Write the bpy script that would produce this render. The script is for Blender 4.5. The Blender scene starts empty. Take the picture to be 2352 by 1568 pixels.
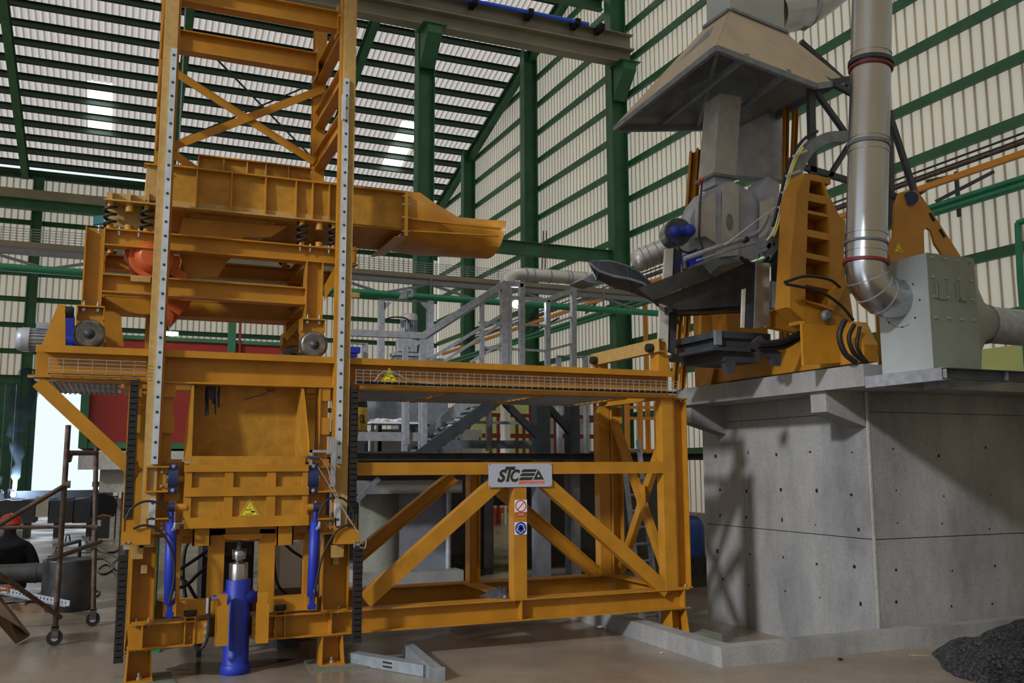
import bpy, math, random
from mathutils import Vector, Matrix
random.seed(7)
S = bpy.context.scene
COL = S.collection
# ---------------------------------------------------------------- camera
F_PX, W_PX, H_PX = 2114.1, 2352, 1568
YAW, PITCH, ROLL, CAM_H = math.radians(23.075), math.radians(7.669), math.radians(-0.218), 1.6
cy, sy, cp, sp = math.cos(YAW), math.sin(YAW), math.cos(PITCH), math.sin(PITCH)
FWD = Vector((sy*cp, cy*cp, sp)); R0 = Vector((cy, -sy, 0)); U0 = R0.cross(FWD)
cr, sr = math.cos(ROLL), math.sin(ROLL)
RGT = cr*R0 + sr*U0; UPV = cr*U0 - sr*R0
EYE = Vector((0, 0, CAM_H))
cam_d = bpy.data.cameras.new('camera'); cam = bpy.data.objects.new('camera', cam_d); COL.objects.link(cam)
cam_d.sensor_width = 36.0; cam_d.lens = 36.0*F_PX/W_PX; cam_d.clip_start = 0.05; cam_d.clip_end = 300
m3 = Matrix((RGT, UPV, -FWD)).transposed()
cam.matrix_world = Matrix.Translation(EYE) @ m3.to_4x4()
S.camera = cam
# ---------------------------------------------------------------- sky, sun, exposure
world = bpy.data.worlds.new('sky'); S.world = world; world.use_nodes = True
wn = world.node_tree; bg = wn.nodes['Background']
bg.inputs['Color'].default_value = (0.80, 0.90, 1.0, 1); bg.inputs['Strength'].default_value = 2.2
sun_d = bpy.data.lights.new('sun', 'SUN'); sun_d.energy = 4.0; sun_d.angle = math.radians(4.0); sun_d.color = (0.95, 0.97, 1.0)
sun = bpy.data.objects.new('sun', sun_d); COL.objects.link(sun)
sun.rotation_euler = Vector((0.60, 0.35, -0.33)).to_track_quat('-Z', 'Y').to_euler()
sun.location = (-20, -20, 20)
S.view_settings.view_transform = 'Standard'; S.view_settings.look = 'None'
S.view_settings.exposure = -1.0; S.view_settings.gamma = 1.0; S.view_settings.use_curve_mapping = False

# ---------------------------------------------------------------- helpers
def V(*a): return Vector(a)
def at(px, py, X=None, Y=None, Z=None):
    """the world point on one axis plane that a sight line of the survey photograph meets"""
    d = RGT*((px-W_PX/2)/F_PX) + UPV*((H_PX/2-py)/F_PX) + FWD
    if X is not None: t = (X-EYE.x)/d.x
    elif Y is not None: t = (Y-EYE.y)/d.y
    else: t = (Z-EYE.z)/d.z
    return EYE + d*t

class MB:
    def __init__(s): s.v = []; s.f = []; s.m = []; s.sm = []; s.mi = 0
    def add(s, vs, fs, smooth=False):
        o = len(s.v); s.v += [Vector(v) for v in vs]
        for f in fs: s.f.append([o+i for i in f]); s.m.append(s.mi); s.sm.append(smooth)
        return s
    def box(s, a, b):
        x0, y0, z0 = [min(a[i], b[i]) for i in range(3)]; x1, y1, z1 = [max(a[i], b[i]) for i in range(3)]
        return s.add([(x0,y0,z0),(x1,y0,z0),(x1,y1,z0),(x0,y1,z0),(x0,y0,z1),(x1,y0,z1),(x1,y1,z1),(x0,y1,z1)],
              [(0,3,2,1),(4,5,6,7),(0,1,5,4),(1,2,6,5),(2,3,7,6),(3,0,4,7)])
    def sect(s, p0, p1, poly, up=(0,0,1)):
        """extrude a section polygon [(side, up)...] from p0 to p1"""
        p0, p1 = Vector(p0), Vector(p1); d = (p1-p0).normalized(); up = Vector(up)
        sd = d.cross(up)
        if sd.length < 1e-5: up = Vector((0,1,0)); sd = d.cross(up)
        sd.normalize(); u = sd.cross(d).normalized(); n = len(poly)
        vs = [p0+sd*a+u*b for a, b in poly] + [p1+sd*a+u*b for a, b in poly]
        fs = [(i, (i+1) % n, n+(i+1) % n, n+i) for i in range(n)] + [tuple(range(n))[::-1], tuple(range(n, 2*n))]
        return s.add(vs, fs)
    def bar(s, p0, p1, w, h, up=(0,0,1)):
        return s.sect(p0, p1, [(-w/2,-h/2),(w/2,-h/2),(w/2,h/2),(-w/2,h/2)], up)
    def ib(s, p0, p1, h, b, up=(0,0,1), tf=.011, tw=.008):
        H, B, T = h/2, b/2, tw/2
        return s.sect(p0, p1, [(-B,-H),(B,-H),(B,-H+tf),(T,-H+tf),(T,H-tf),(B,H-tf),(B,H),(-B,H),(-B,H-tf),(-T,H-tf),(-T,-H+tf),(-B,-H+tf)], up)
    def chan(s, p0, p1, h, b, up=(0,0,1), t=.008):
        H = h/2
        return s.sect(p0, p1, [(0,-H),(b,-H),(b,-H+t),(t,-H+t),(t,H-t),(b,H-t),(b,H),(0,H)], up)
    def ang(s, p0, p1, a, b, up=(0,0,1), t=.006):
        return s.sect(p0, p1, [(0,0),(a,0),(a,t),(t,t),(t,b),(0,b)], up)
    def poly(s, pts, nrm):
        """flat plate: outline pts, thickened by vector nrm"""
        n = len(pts); nv = Vector(nrm); P = [Vector(p) for p in pts]
        return s.add(P+[p+nv for p in P], [tuple(range(n))[::-1], tuple(range(n, 2*n))]+[(i,(i+1)%n,n+(i+1)%n,n+i) for i in range(n)])
    def cyl(s, p0, p1, r0, r1=None, n=16, caps=True):
        r1 = r0 if r1 is None else r1
        p0, p1 = Vector(p0), Vector(p1); d = (p1-p0).normalized()
        a = d.orthogonal().normalized(); b = d.cross(a)
        ring = [a*math.cos(2*math.pi*i/n)+b*math.sin(2*math.pi*i/n) for i in range(n)]
        s.add([p0+q*r0 for q in ring]+[p1+q*r1 for q in ring], [(i,(i+1)%n,n+(i+1)%n,n+i) for i in range(n)], True)
        if caps: s.add([p0+q*r0 for q in ring]+[p1+q*r1 for q in ring], [tuple(range(n))[::-1], tuple(range(n,2*n))])
        return s
    def lathe(s, p0, d, prof, n=20):
        """prof [(dist along d, radius)...]"""
        p0 = Vector(p0); d = Vector(d).normalized(); a = d.orthogonal().normalized(); b = d.cross(a); vs = []; k = len(prof)
        for t, r in prof:
            for i in range(n):
                w = 2*math.pi*i/n; vs.append(p0+d*t+(a*math.cos(w)+b*math.sin(w))*r)
        fs = [(j*n+i, j*n+(i+1)%n, (j+1)*n+(i+1)%n, (j+1)*n+i) for j in range(k-1) for i in range(n)]
        s.add(vs, fs, True)
        s.add(vs[:n], [tuple(range(n))[::-1]]); s.add(vs[-n:], [tuple(range(n))])
        return s
    def tube(s, pts, r, n=8):
        pts = [Vector(p) for p in pts]; k = len(pts); vs = []; a = None
        for j, p in enumerate(pts):
            d = (pts[min(j+1,k-1)]-pts[max(j-1,0)]).normalized()
            if a is None: a = d.orthogonal().normalized()
            else: a = (a-d*a.dot(d)); a = a.normalized() if a.length > 1e-6 else d.orthogonal().normalized()
            b = d.cross(a); rr = r[j] if isinstance(r, (list, tuple)) else r
            vs += [p+(a*math.cos(2*math.pi*i/n)+b*math.sin(2*math.pi*i/n))*rr for i in range(n)]
        s.add(vs, [(j*n+i, j*n+(i+1)%n, (j+1)*n+(i+1)%n, (j+1)*n+i) for j in range(k-1) for i in range(n)], True)
        s.add(vs[:n], [tuple(range(n))[::-1]]); s.add(vs[-n:], [tuple(range(n))])
        return s
    def ball(s, c, r, n=10, m=7, sc=(1,1,1)):
        c = Vector(c); vs = []
        for j in range(m+1):
            th = math.pi*j/m
            for i in range(n):
                ph = 2*math.pi*i/n
                vs.append(c+Vector((math.sin(th)*math.cos(ph)*sc[0], math.sin(th)*math.sin(ph)*sc[1], math.cos(th)*sc[2]))*r)
        return s.add(vs, [(j*n+i, (j+1)*n+i, (j+1)*n+(i+1)%n, j*n+(i+1)%n) for j in range(m) for i in range(n)], True)
    def mesh(s, name, off=Vector((0,0,0)), mats=()):
        me = bpy.data.meshes.new(name); me.from_pydata([v-off for v in s.v], [], s.f)
        for m_ in mats: me.materials.append(m_)
        me.polygons.foreach_set('material_index', s.m); me.polygons.foreach_set('use_smooth', s.sm)
        me.update()
        return me

def curve_pts(pts, k=6):
    """smooth (Catmull-Rom) path through pts"""
    P = [Vector(p) for p in pts]; P = [P[0]*2-P[1]]+P+[P[-1]*2-P[-2]]; out = []
    for i in range(1, len(P)-2):
        a, b, c, d = P[i-1:i+3]
        for j in range(k):
            t = j/k
            out.append(.5*((2*b)+(c-a)*t+(2*a-5*b+4*c-d)*t*t+(3*b-a-3*c+d)*t*t*t))
    return out+[P[-2]]

def tag(o, label=None, cat=None, group=None, kind=None):
    if label: o['label'] = label
    if cat: o['category'] = cat
    if group: o['group'] = group
    if kind: o['kind'] = kind
    return o
def thing(name, loc, label, cat, group=None):
    o = bpy.data.objects.new(name, None); COL.objects.link(o); o.location = loc; o.empty_display_size = .1
    return tag(o, label, cat, group)
def off(o):
    v = Vector((0,0,0))
    while o is not None: v += o.location; o = o.parent
    return v
def part(name, mb, mat, parent, label=None, kind=None, loc=None):
    """one mesh under its thing; mb is in world coordinates"""
    mats = mat if isinstance(mat, (list, tuple)) else [mat]
    base = off(parent) if parent is not None else Vector((0,0,0)); L = Vector(loc)-base if loc is not None else Vector((0,0,0))
    me = mb.mesh(name, base+L, mats)
    o = bpy.data.objects.new(name, me); COL.objects.link(o); o.parent = parent; o.location = L
    return tag(o, label=label, kind=kind)
def solo(name, mb, mat, label, cat, group=None, loc=None):
    """a thing that is one mesh"""
    mats = mat if isinstance(mat, (list, tuple)) else [mat]
    if loc is None:
        loc = Vector((sum(v.x for v in mb.v)/len(mb.v), sum(v.y for v in mb.v)/len(mb.v), min(v.z for v in mb.v)))
    me = mb.mesh(name, Vector(loc), mats)
    o = bpy.data.objects.new(name, me); COL.objects.link(o); o.location = loc
    return tag(o, label, cat, group)
def struct(name, mb, mat, parent=None):
    o = part(name, mb, mat, parent)
    if parent is None: o['kind'] = 'structure'
    return o
def inst(name, src, parent, loc, rot=None):
    """a further piece that shares mesh data"""
    o = bpy.data.objects.new(name, src.data); COL.objects.link(o); o.parent = parent
    o.location = Vector(loc)-off(parent)
    if rot is not None: o.rotation_euler = rot
    return o
def dup_tree(o, parent=None):
    c = o.copy(); COL.objects.link(c)
    if parent is not None: c.parent = parent
    for ch in list(o.children): dup_tree(ch, c)
    return c

# ---------------------------------------------------------------- materials
def new_mat(name):
    m = bpy.data.materials.new(name); m.use_nodes = True
    nt = m.node_tree; return m, nt, nt.nodes['Principled BSDF']
def mat(name, col, rough=.5, metal=0., var=.0, scale=8., bump=0., col2=None, stretch=None, spec=None, detail=4, lo=.35, hi=.7):
    m, nt, b = new_mat(name); N, L = nt.nodes.new, nt.links.new
    b.inputs['Roughness'].default_value = rough; b.inputs['Metallic'].default_value = metal
    if spec is not None: b.inputs['Specular IOR Level'].default_value = spec
    b.inputs['Base Color'].default_value = (*col, 1)
    if var or col2 or bump:
        tc = N('ShaderNodeNewGeometry'); mp = N('ShaderNodeMapping'); L(tc.outputs['Position'], mp.inputs['Vector'])
        if stretch: mp.inputs['Scale'].default_value = stretch
        nz = N('ShaderNodeTexNoise'); nz.inputs['Scale'].default_value = scale; nz.inputs['Detail'].default_value = detail
        L(mp.outputs[0], nz.inputs['Vector'])
        if var or col2:
            rp = N('ShaderNodeValToRGB'); c2 = col2 or tuple(c*(1-var) for c in col)
            rp.color_ramp.elements[0].position = lo; rp.color_ramp.elements[1].position = hi
            rp.color_ramp.elements[0].color = (*c2, 1); rp.color_ramp.elements[1].color = (*col, 1)
            L(nz.outputs['Fac'], rp.inputs['Fac']); L(rp.outputs['Color'], b.inputs['Base Color'])
        if bump:
            bp = N('ShaderNodeBump'); bp.inputs['Strength'].default_value = bump; bp.inputs['Distance'].default_value = .01
            L(nz.outputs['Fac'], bp.inputs['Height']); L(bp.outputs[0], b.inputs['Normal'])
    return m
def glow(name, col, strength):
    m, nt, b = new_mat(name); b.inputs['Base Color'].default_value = (*col, 1)
    b.inputs['Emission Color'].default_value = (*col, 1); b.inputs['Emission Strength'].default_value = strength
    return m
M = {}
M['yellow'] = mat('yellow_paint', (.53,.235,.018), .38, var=.22, scale=5, bump=.03)
M['yellow_old'] = mat('yellow_paint_scuffed', (.51,.245,.022), .5, var=.3, scale=11, bump=.05)
M['orange'] = mat('orange_paint', (.62,.115,.03), .4, var=.2, scale=9)
M['mast'] = mat('lit_yellow_paint', (.52,.32,.10), .6, var=.2, scale=20, bump=.1)  # paler copy of the yellow; light on masts and plates put into colour
M['green'] = mat('green_steel_paint', (.04,.17,.08), .5, var=.3, scale=2)
M['purlin'] = mat('dark_green_steel', (.022,.06,.036), .55, var=.3, scale=2)
M['crane'] = mat('beige_steel_paint', (.29,.26,.19), .6, var=.25, scale=1.2)
M['sheet'] = mat('cream_corrugated_sheet', (.60,.54,.43), .5, var=.25, scale=.55, stretch=(1,1,.25))
M['roof'] = mat('weathered_roof_sheet', (.60,.52,.46), .5, var=.32, scale=1.1, stretch=(3,.6,.6))
M['steel'] = mat('bright_steel', (.52,.53,.55), .27, 1.0, var=.2, scale=3, stretch=(1,1,.3))
M['rail'] = mat('polished_rail_steel', (.70,.77,.88), .25, .35, var=.2, scale=12)
M['galv'] = mat('galvanised_steel', (.44,.47,.53), .42, .3, var=.3, scale=14)
M['galvd'] = mat('dull_galvanised_steel', (.24,.27,.31), .5, .25, var=.3, scale=9)
M['grey'] = mat('grey_blue_plate', (.48,.51,.61), .5, .1, var=.3, scale=5, bump=.05)
M['darksteel'] = mat('dark_plate_steel', (.10,.10,.105), .45, .6, var=.4, scale=6)
M['iron'] = mat('dark_blue_grey_iron', (.075,.085,.105), .5, .4, var=.3, scale=7)
M['beige'] = mat('beige_primer', (.52,.42,.29), .6, var=.2, scale=3)
M['whiteplate'] = mat('pale_insulating_board', (.66,.63,.56), .7, var=.25, scale=6)
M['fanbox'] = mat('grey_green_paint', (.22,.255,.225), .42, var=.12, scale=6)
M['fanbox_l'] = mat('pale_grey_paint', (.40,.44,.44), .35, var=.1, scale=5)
M['black'] = mat('black_rubber', (.012,.012,.013), .55)
M['chain'] = mat('black_plastic', (.018,.018,.02), .4)
M['blue'] = mat('blue_paint', (.012,.035,.44), .5, var=.25, scale=10)
M['navy'] = mat('dark_blue_paint', (.02,.035,.12), .4, var=.3, scale=12)
M['red'] = mat('red_bin_paint', (.30,.022,.014), .55, var=.25, scale=1.5)
M['brightred'] = mat('red_plastic', (.70,.05,.02), .35)
M['rust'] = mat('rusty_tube', (.16,.12,.10), .6, .4, col2=(.08,.05,.035), scale=14)
M['wood'] = mat('weathered_board', (.30,.20,.12), .8, var=.45, scale=7, stretch=(1,6,1), bump=.2)
M['cloth'] = mat('dark_cloth', (.02,.022,.035), .9, var=.3, scale=10)
M['skin'] = mat('brown_skin', (.10,.05,.035), .6)
M['cableblue'] = mat('bright_blue_pipe', (.02,.10,.75), .4)
M['greenpipe'] = mat('green_pipe_paint', (.03,.30,.16), .4, var=.2, scale=5)
M['orangebar'] = mat('orange_busbar', (.75,.30,.03), .5)
M['lilac'] = mat('grey_lilac_steel', (.24,.25,.30), .5, var=.2, scale=5)
M['limewall'] = mat('lime_green_wall', (.80,.88,.34), .7, var=.1, scale=3)
M['whitewall'] = mat('dusty_white_wall', (.62,.60,.58), .8, var=.25, scale=3)
M['rail_red'] = mat('dark_red_rail', (.22,.02,.02), .5)
M['gravel'] = mat('black_gravel', (.075,.072,.08), .85, var=.85, scale=38, lo=.42, hi=.62)
M['hole'] = mat('dark_recess', (.006,.006,.006), .9)
M['white'] = mat('white_enamel', (.78,.80,.86), .4)
M['signgrey'] = mat('sign_plate', (.46,.49,.58), .35, var=.05, scale=30)
M['ink'] = mat('sign_ink', (.028,.032,.022), .5)
M['decal'] = mat('yellow_decal', (.78,.66,.04), .45)
M['signred'] = mat('sign_red', (.62,.03,.025), .45)
M['signblue'] = mat('sign_blue', (.015,.03,.40), .45)
M['signorange'] = mat('sign_orange', (.80,.13,.04), .45)
M['tealdoor'] = mat('teal_door_paint', (.03,.15,.12), .55, var=.2, scale=2)
M['polished'] = mat('polished_plate', (.62,.60,.56), .22, .8, var=.25, scale=5)
M['galvp'] = mat('pale_zinc_plate', (.56,.54,.51), .5, .15, var=.2, scale=8)
M['decal2'] = mat('drum_yellow', (.62,.36,.02), .5, var=.2, scale=6)
M['bluebarrel'] = mat('blue_plastic', (.06,.12,.42), .45, var=.15, scale=4)
M['cloth2'] = mat('dark_grey_rag', (.06,.06,.07), .95, var=.4, scale=14)
M['galvp2'] = mat('matt_zinc', (.33,.37,.40), .5, .25, var=.25, scale=16)
M['oil'] = mat('oil_stain', (.05,.04,.03), .3, var=.6, scale=9)
M['liner'] = mat('grey_hood_lining', (.27,.27,.26), .6, var=.25, scale=3)
M['duct'] = mat('silver_duct_sheet', (.70,.70,.69), .34, .65)
M['wheelsteel'] = mat('oily_machined_steel', (.30,.30,.30), .35, .8, col2=(.12,.12,.125), scale=14)
M['greenhole'] = mat('green_bolt_cap', (.01,.06,.05), .5)
M['tealtarp'] = mat('teal_tarpaulin', (.05,.25,.30), .6, var=.4, scale=8)
def concrete(name, col, dark, scale=1.3, stain=.5):
    m, nt, b = new_mat(name); N, L = nt.nodes.new, nt.links.new
    g = N('ShaderNodeNewGeometry')
    n1 = N('ShaderNodeTexNoise'); n1.inputs['Scale'].default_value = scale; n1.inputs['Detail'].default_value = 8; n1.inputs['Roughness'].default_value = .62
    n2 = N('ShaderNodeTexNoise'); n2.inputs['Scale'].default_value = 45; n2.inputs['Detail'].default_value = 3
    mp = N('ShaderNodeMapping'); mp.inputs['Scale'].default_value = (1,1,.4); L(g.outputs['Position'], mp.inputs['Vector'])
    L(mp.outputs[0], n1.inputs['Vector']); L(g.outputs['Position'], n2.inputs['Vector'])
    r = N('ShaderNodeValToRGB'); r.color_ramp.elements[0].position = .36; r.color_ramp.elements[1].position = .60
    r.color_ramp.elements[0].color = (*dark, 1); r.color_ramp.elements[1].color = (*col, 1); L(n1.outputs['Fac'], r.inputs['Fac'])
    mx = N('ShaderNodeMixRGB'); mx.blend_type = 'MULTIPLY'; mx.inputs['Fac'].default_value = stain
    r2 = N('ShaderNodeValToRGB'); r2.color_ramp.elements[0].position = .3; r2.color_ramp.elements[1].position = .55
    r2.color_ramp.elements[0].color = (.45,.45,.45,1); r2.color_ramp.elements[1].color = (1,1,1,1); L(n2.outputs['Fac'], r2.inputs['Fac'])
    L(r.outputs['Color'], mx.inputs['Color1']); L(r2.outputs['Color'], mx.inputs['Color2']); L(mx.outputs['Color'], b.inputs['Base Color'])
    bp = N('ShaderNodeBump'); bp.inputs['Strength'].default_value = .15; bp.inputs['Distance'].default_value = .01
    L(n2.outputs['Fac'], bp.inputs['Height']); L(bp.outputs[0], b.inputs['Normal']); b.inputs['Roughness'].default_value = .75
    return m, nt, b
M['concrete'] = concrete('grey_concrete', (.34,.335,.325), (.19,.19,.195), 1.3, .3)[0]
M['concrete_l'] = concrete('pale_concrete', (.46,.44,.40), (.32,.30,.28))[0]
M['grout'] = concrete('grey_green_grout', (.23,.24,.19), (.13,.135,.10))[0]
def floor_mat():
    m, nt, b = concrete('dusty_concrete_floor', (.31,.255,.195), (.20,.165,.13), .8, .25)
    N, L = nt.nodes.new, nt.links.new
    n = N('ShaderNodeTexNoise'); n.inputs['Scale'].default_value = .9; n.inputs['Detail'].default_value = 5
    g = N('ShaderNodeNewGeometry'); L(g.outputs['Position'], n.inputs['Vector'])
    mr = N('ShaderNodeMapRange'); mr.inputs['From Min'].default_value = .35; mr.inputs['From Max'].default_value = .65
    mr.inputs['To Min'].default_value = .16; mr.inputs['To Max'].default_value = .45
    L(n.outputs['Fac'], mr.inputs['Value']); L(mr.outputs[0], b.inputs['Roughness'])
    return m
M['floor'] = floor_mat()
M['day'] = glow('daylit_translucent_sheet', (1.0,1.0,.97), 7.0)
M['lamp'] = glow('lamp_glass', (.85,.92,1.0), 25.0)
M['arc'] = glow('welding_arc', (.75,.85,1.0), 60.0)
# ================================================================ the hall
XR, YB, XL, YF0 = 13.0, 39.2, -6.0, -1.8
RIDGE_Y = 20.5
def roof_z(y):
    return (24.27-.279*y) if y >= RIDGE_Y else (24.27-.279*RIDGE_Y) - .279*(RIDGE_Y-y)
# translucency added to the metal sheets so walls and roof glow brighter
def sheet_mat(name, col, tr, scale, stretch, var):
    m = mat(name, col, .5, var=var, scale=scale, stretch=stretch)
    nt = m.node_tree; N, L = nt.nodes.new, nt.links.new; b = nt.nodes['Principled BSDF']; out = nt.nodes['Material Output']
    t = N('ShaderNodeBsdfTranslucent'); t.inputs['Color'].default_value = (*col, 1)
    mx = N('ShaderNodeMixShader'); mx.inputs['Fac'].default_value = tr
    L(b.outputs[0], mx.inputs[1]); L(t.outputs[0], mx.inputs[2]); L(mx.outputs[0], out.inputs['Surface'])
    return m
M['sheet'] = sheet_mat('cream_corrugated_sheet', (.82,.73,.58), .5, .8, (1,1,.25), .25)
M['roof'] = sheet_mat('weathered_roof_sheet', (.80,.70,.61), .75, 1.3, (3,.6,.6), .35)
M['sheet_dark_groove'] = sheet_mat('cream_sheet_dark_groove', (.82,.73,.58), .1, .8, (1,1,.25), .25); M['roof_dark_groove'] = sheet_mat('roof_sheet_dark_groove', (.76,.65,.57), .28, 1.3, (3,.6,.6), .35)  # less translucent copies that put the shade into the grooves
# floor: slabs around the sunken pit of the furnace block
PX0, PY0, PX1, PY1, PZ = 4.66, 6.47, 16.0, 12.0, -.2
mb = MB()
for a, b in (((-20,-12),(16,PY0)), ((-20,PY0),(PX0,PY1)), ((-20,PY1),(16,48))):
    mb.box((a[0],a[1],-.4), (b[0],b[1],0))
struct('floor', mb, M['floor'])
struct('floor', MB().box((PX0,PY0,-.5), (PX1,PY1,PZ)), M['floor'])
jt = bpy.data.objects['floor']
for a, b in ((at(-30,1436,Z=0), at(275,1432,Z=0)), (at(-30,1209,Z=0), at(275,1207,Z=0))): part('floor_joint', MB().bar(a+V(-3,0,.001), b+V(2.2,0,.001), .012, .002), M['hole'], jt)
def corr(n, period, depth, length_pts, ax, w1=.76):
    """corrugated strip of n ribs: profile along +u, rows at length_pts -> (w, v) ; ax maps (u, w, v)"""
    prof = []
    for k in range(n):
        o = k*period
        prof += [(o, 0), (o+w1*period, 0), (o+(w1+.05)*period, depth), (o+.93*period, depth), (o+.98*period, 0)]
    prof.append((n*period, 0)); m_ = len(prof); vs = []
    mb = MB()
    for w in length_pts:
        vs += [ax(u, w, v) for u, v in prof]
    fs = [(j*m_+i, j*m_+i+1, (j+1)*m_+i+1, (j+1)*m_+i) for j in range(len(length_pts)-1) for i in range(m_-1)]
    mb.add(vs, fs)
    mb.m = [1 if (i % (m_-1)) % 5 in (1, 2, 3) else 0 for i in range(len(fs))]      # groove faces pass less light, put in to read dark
    return mb
# right wall: a plinth strip with sheets and girts
P_W = .227
mb = MB().box((XR-.05, YF0, 0), (XR+.25, YB, .45)); wall_r = struct('wall_right', mb, M['concrete_l'])
y = YF0
while y < YB-.1:
    n = 4 if y+4*P_W < YB else max(1, int((YB-y)/P_W))
    top = min(roof_z(y), roof_z(y+n*P_W))-.03
    part('wall_sheet', corr(n, P_W, .06, (.45, top*.5, top), lambda u, w, v, y=y: (XR+.1+v, y+u, w)), [M['sheet'], M['sheet_dark_groove']], wall_r)
    y += n*P_W
cols_y = (21.45, 28.15, 34.2)
for k in range(12):
    z = 1.9+1.02*k+.03
    ymax = YB-.1
    part('girt', MB().chan((XR-.02, YF0, z), (XR-.02, ymax, z), .17, .09, up=(0,0,1)), M['green'], wall_r)
for k in range(12, 16):
    z = 1.9+1.02*k+.03; ya = max(YF0, RIDGE_Y-(roof_z(RIDGE_Y)-z-.2)/.279); yb = RIDGE_Y+(roof_z(RIDGE_Y)-z-.2)/.279
    part('girt', MB().chan((XR-.02, ya, z), (XR-.02, yb, z), .17, .09, up=(0,0,1)), M['green'], wall_r)
# back wall with the doorway
DX0, DX1, DZ = at(78,1000,Y=YB).x, at(218,1000,Y=YB).x, at(100,872,Y=YB).z
mb = MB().box((XL, YB-.05, 0), (DX0, YB+.25, .4)).box((DX1, YB-.05, 0), (XR, YB+.25, .4)); wall_b = struct('wall_back', mb, M['concrete_l'])
x = XL; ztop = roof_z(YB)-.5
while x < XR-.1:
    n = 4 if x+4*P_W < XR else max(1, int((XR-x)/P_W))
    xe = x+n*P_W
    z0 = DZ if (xe > DX0 and x < DX1) else .4
    part('wall_sheet', corr(n, P_W, .06, (z0, ztop), lambda u, w, v, x=x: (x+u, YB+.1+v, w)), [M['sheet'], M['sheet_dark_groove']], wall_b)
    x = xe
for k in range(9):
    z = 4.95+1.0*k
    part('girt', MB().chan((XL, YB-.05, z), (XR, YB-.05, z), .19, .09), M['green'], wall_b)
for k in range(4):
    z = .95+1.0*k
    part('girt', MB().chan((XL, YB-.05, z), (DX0-1.6, YB-.05, z), .19, .09), M['green'], wall_b)
    part('girt', MB().chan((DX1, YB-.05, z), (XR, YB-.05, z), .19, .09), M['green'], wall_b)
# unseen left wall, its open bay shaped to bring sun and fill from the left
OPY, OPZ = 9.5, 9.6
mb = MB().poly([(XL,YF0,OPZ),(XL,OPY,OPZ),(XL,OPY,0),(XL,YB,0),(XL,YB,roof_z(YB)),(XL,RIDGE_Y,roof_z(RIDGE_Y)),(XL,YF0,roof_z(YF0))], (-.2,0,0)); struct('wall_left', mb, M['sheet'])
# unseen front wall behind the camera, added to cut fill from the front
mb = MB().box((XL-.2,YF0-.2,0),(XR+.2,YF0,roof_z(YF0)-.05)); struct('wall_front', mb, M['sheet'])
# green sliding door leaf beside the opening
d = thing('sliding_door', ((DX0-1.0), YB-.2, 0), 'green ribbed sheet sliding door leaf left of the bright doorway', 'door')
for k in range(6):
    x0 = DX0-2.1+k*.36
    part('door_panel', MB().box((x0, YB-.24, .05), (x0+.34, YB-.2, DZ)), M['tealdoor'], d)
for z in (.3, 2.4, DZ-.2): part('rail', MB().box((DX0-2.12, YB-.28, z), (DX0+.04, YB-.24, z+.12)), M['green'], d)
# roof: sheets, purlins, rafters, skylights
mb = MB().box((XL-.2, YB-.1, roof_z(YB)-.62), (XR+.2, YB+.05, roof_z(YB)-.40)); ceil = struct('ceiling', mb, M['purlin'])
P_R = .2; sk = []
def roof_strip(x0, n, ya, yb, m, nm):
    pts = [yb+(ya-yb)*i/3 for i in range(4)]
    part(nm, corr(n, P_R, .04, pts, lambda u, w, v: (x0+u, w, roof_z(w)+v), .70), [m, M['roof_dark_groove'] if m is M['roof'] else m], ceil)
xs = XL-.4; k = 0
lights = {32: (33.75, 36.75), 88: None}
skyl = [(-1.6, 33.72, 36.72), (9.6, 33.4, 36.45), (9.6, 23.8, 26.9), (-1.6, 23.8, 26.0), (-1.6, 14, 17), (9.6, 14, 17), (-1.6, 4, 7), (9.6, 4, 7)]  # strips out of view are added to brighten the walls
while xs < XR+.2:
    n = 4; xe = xs+n*P_R; cut = None
    for sx, a, b in skyl:
        if xs <= sx+.4 < xe: cut = (cut or [])+[(a, b)]
    y1 = YB+.25
    if cut:
        segs = []; cur = RIDGE_Y; front = [c for c in cut if c[0] < RIDGE_Y]; cut = [c for c in cut if c[0] >= RIDGE_Y]
        f0 = YF0
        for a, b in sorted(front): roof_strip(xs, n, f0, a, M['roof'], 'roof_sheet'); roof_strip(xs, n, a, b, M['day'], 'skylight_or_fill'); f0 = b
        roof_strip(xs, n, f0, RIDGE_Y, M['roof'], 'roof_sheet')
        for a, b in sorted(cut): segs.append((cur, a)); cur = b
        segs.append((cur, y1))
        for a, b in segs: roof_strip(xs, n, a, b, M['roof'], 'roof_sheet')
        for a, b in cut: roof_strip(xs, n, a, b, M['day'], 'skylight_or_fill')
    else: roof_strip(xs, n, RIDGE_Y, y1, M['roof'], 'roof_sheet')
    if not cut: roof_strip(xs, n, YF0, RIDGE_Y, M['roof'], 'roof_sheet')
    xs = xe
py_ = 39.0; dirn = Vector((0, .279, 1)).normalized()
while py_ > YF0+.5:
    z = roof_z(py_)-.15; up = dirn if py_ >= RIDGE_Y else Vector((0,-.279,1)).normalized()
    part('purlin', MB().chan((XL, py_, z), (XR, py_, z), .26, .08, up=up), M['purlin'], ceil)
    py_ -= .868
for rx in (-3.8, 1.42, 7.05, 12.75):
    mb = MB().ib((rx, YB-.1, roof_z(YB)-.50), (rx, RIDGE_Y, roof_z(RIDGE_Y)-.48), .42, .24, tf=.02, tw=.014)
    part('rafter', mb, M['green'], ceil)
# thin roof bracing rods in the bay over the tower
for (a, b) in (((1.5,30.0),(7.0,36.4)), ((1.5,36.0),(7.0,30.3))):
    part('brace_rod', MB().tube([(a[0],a[1],roof_z(a[1])-.35), (b[0],b[1],roof_z(b[1])-.35)], .035, 6), M['purlin'], ceil)
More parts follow.
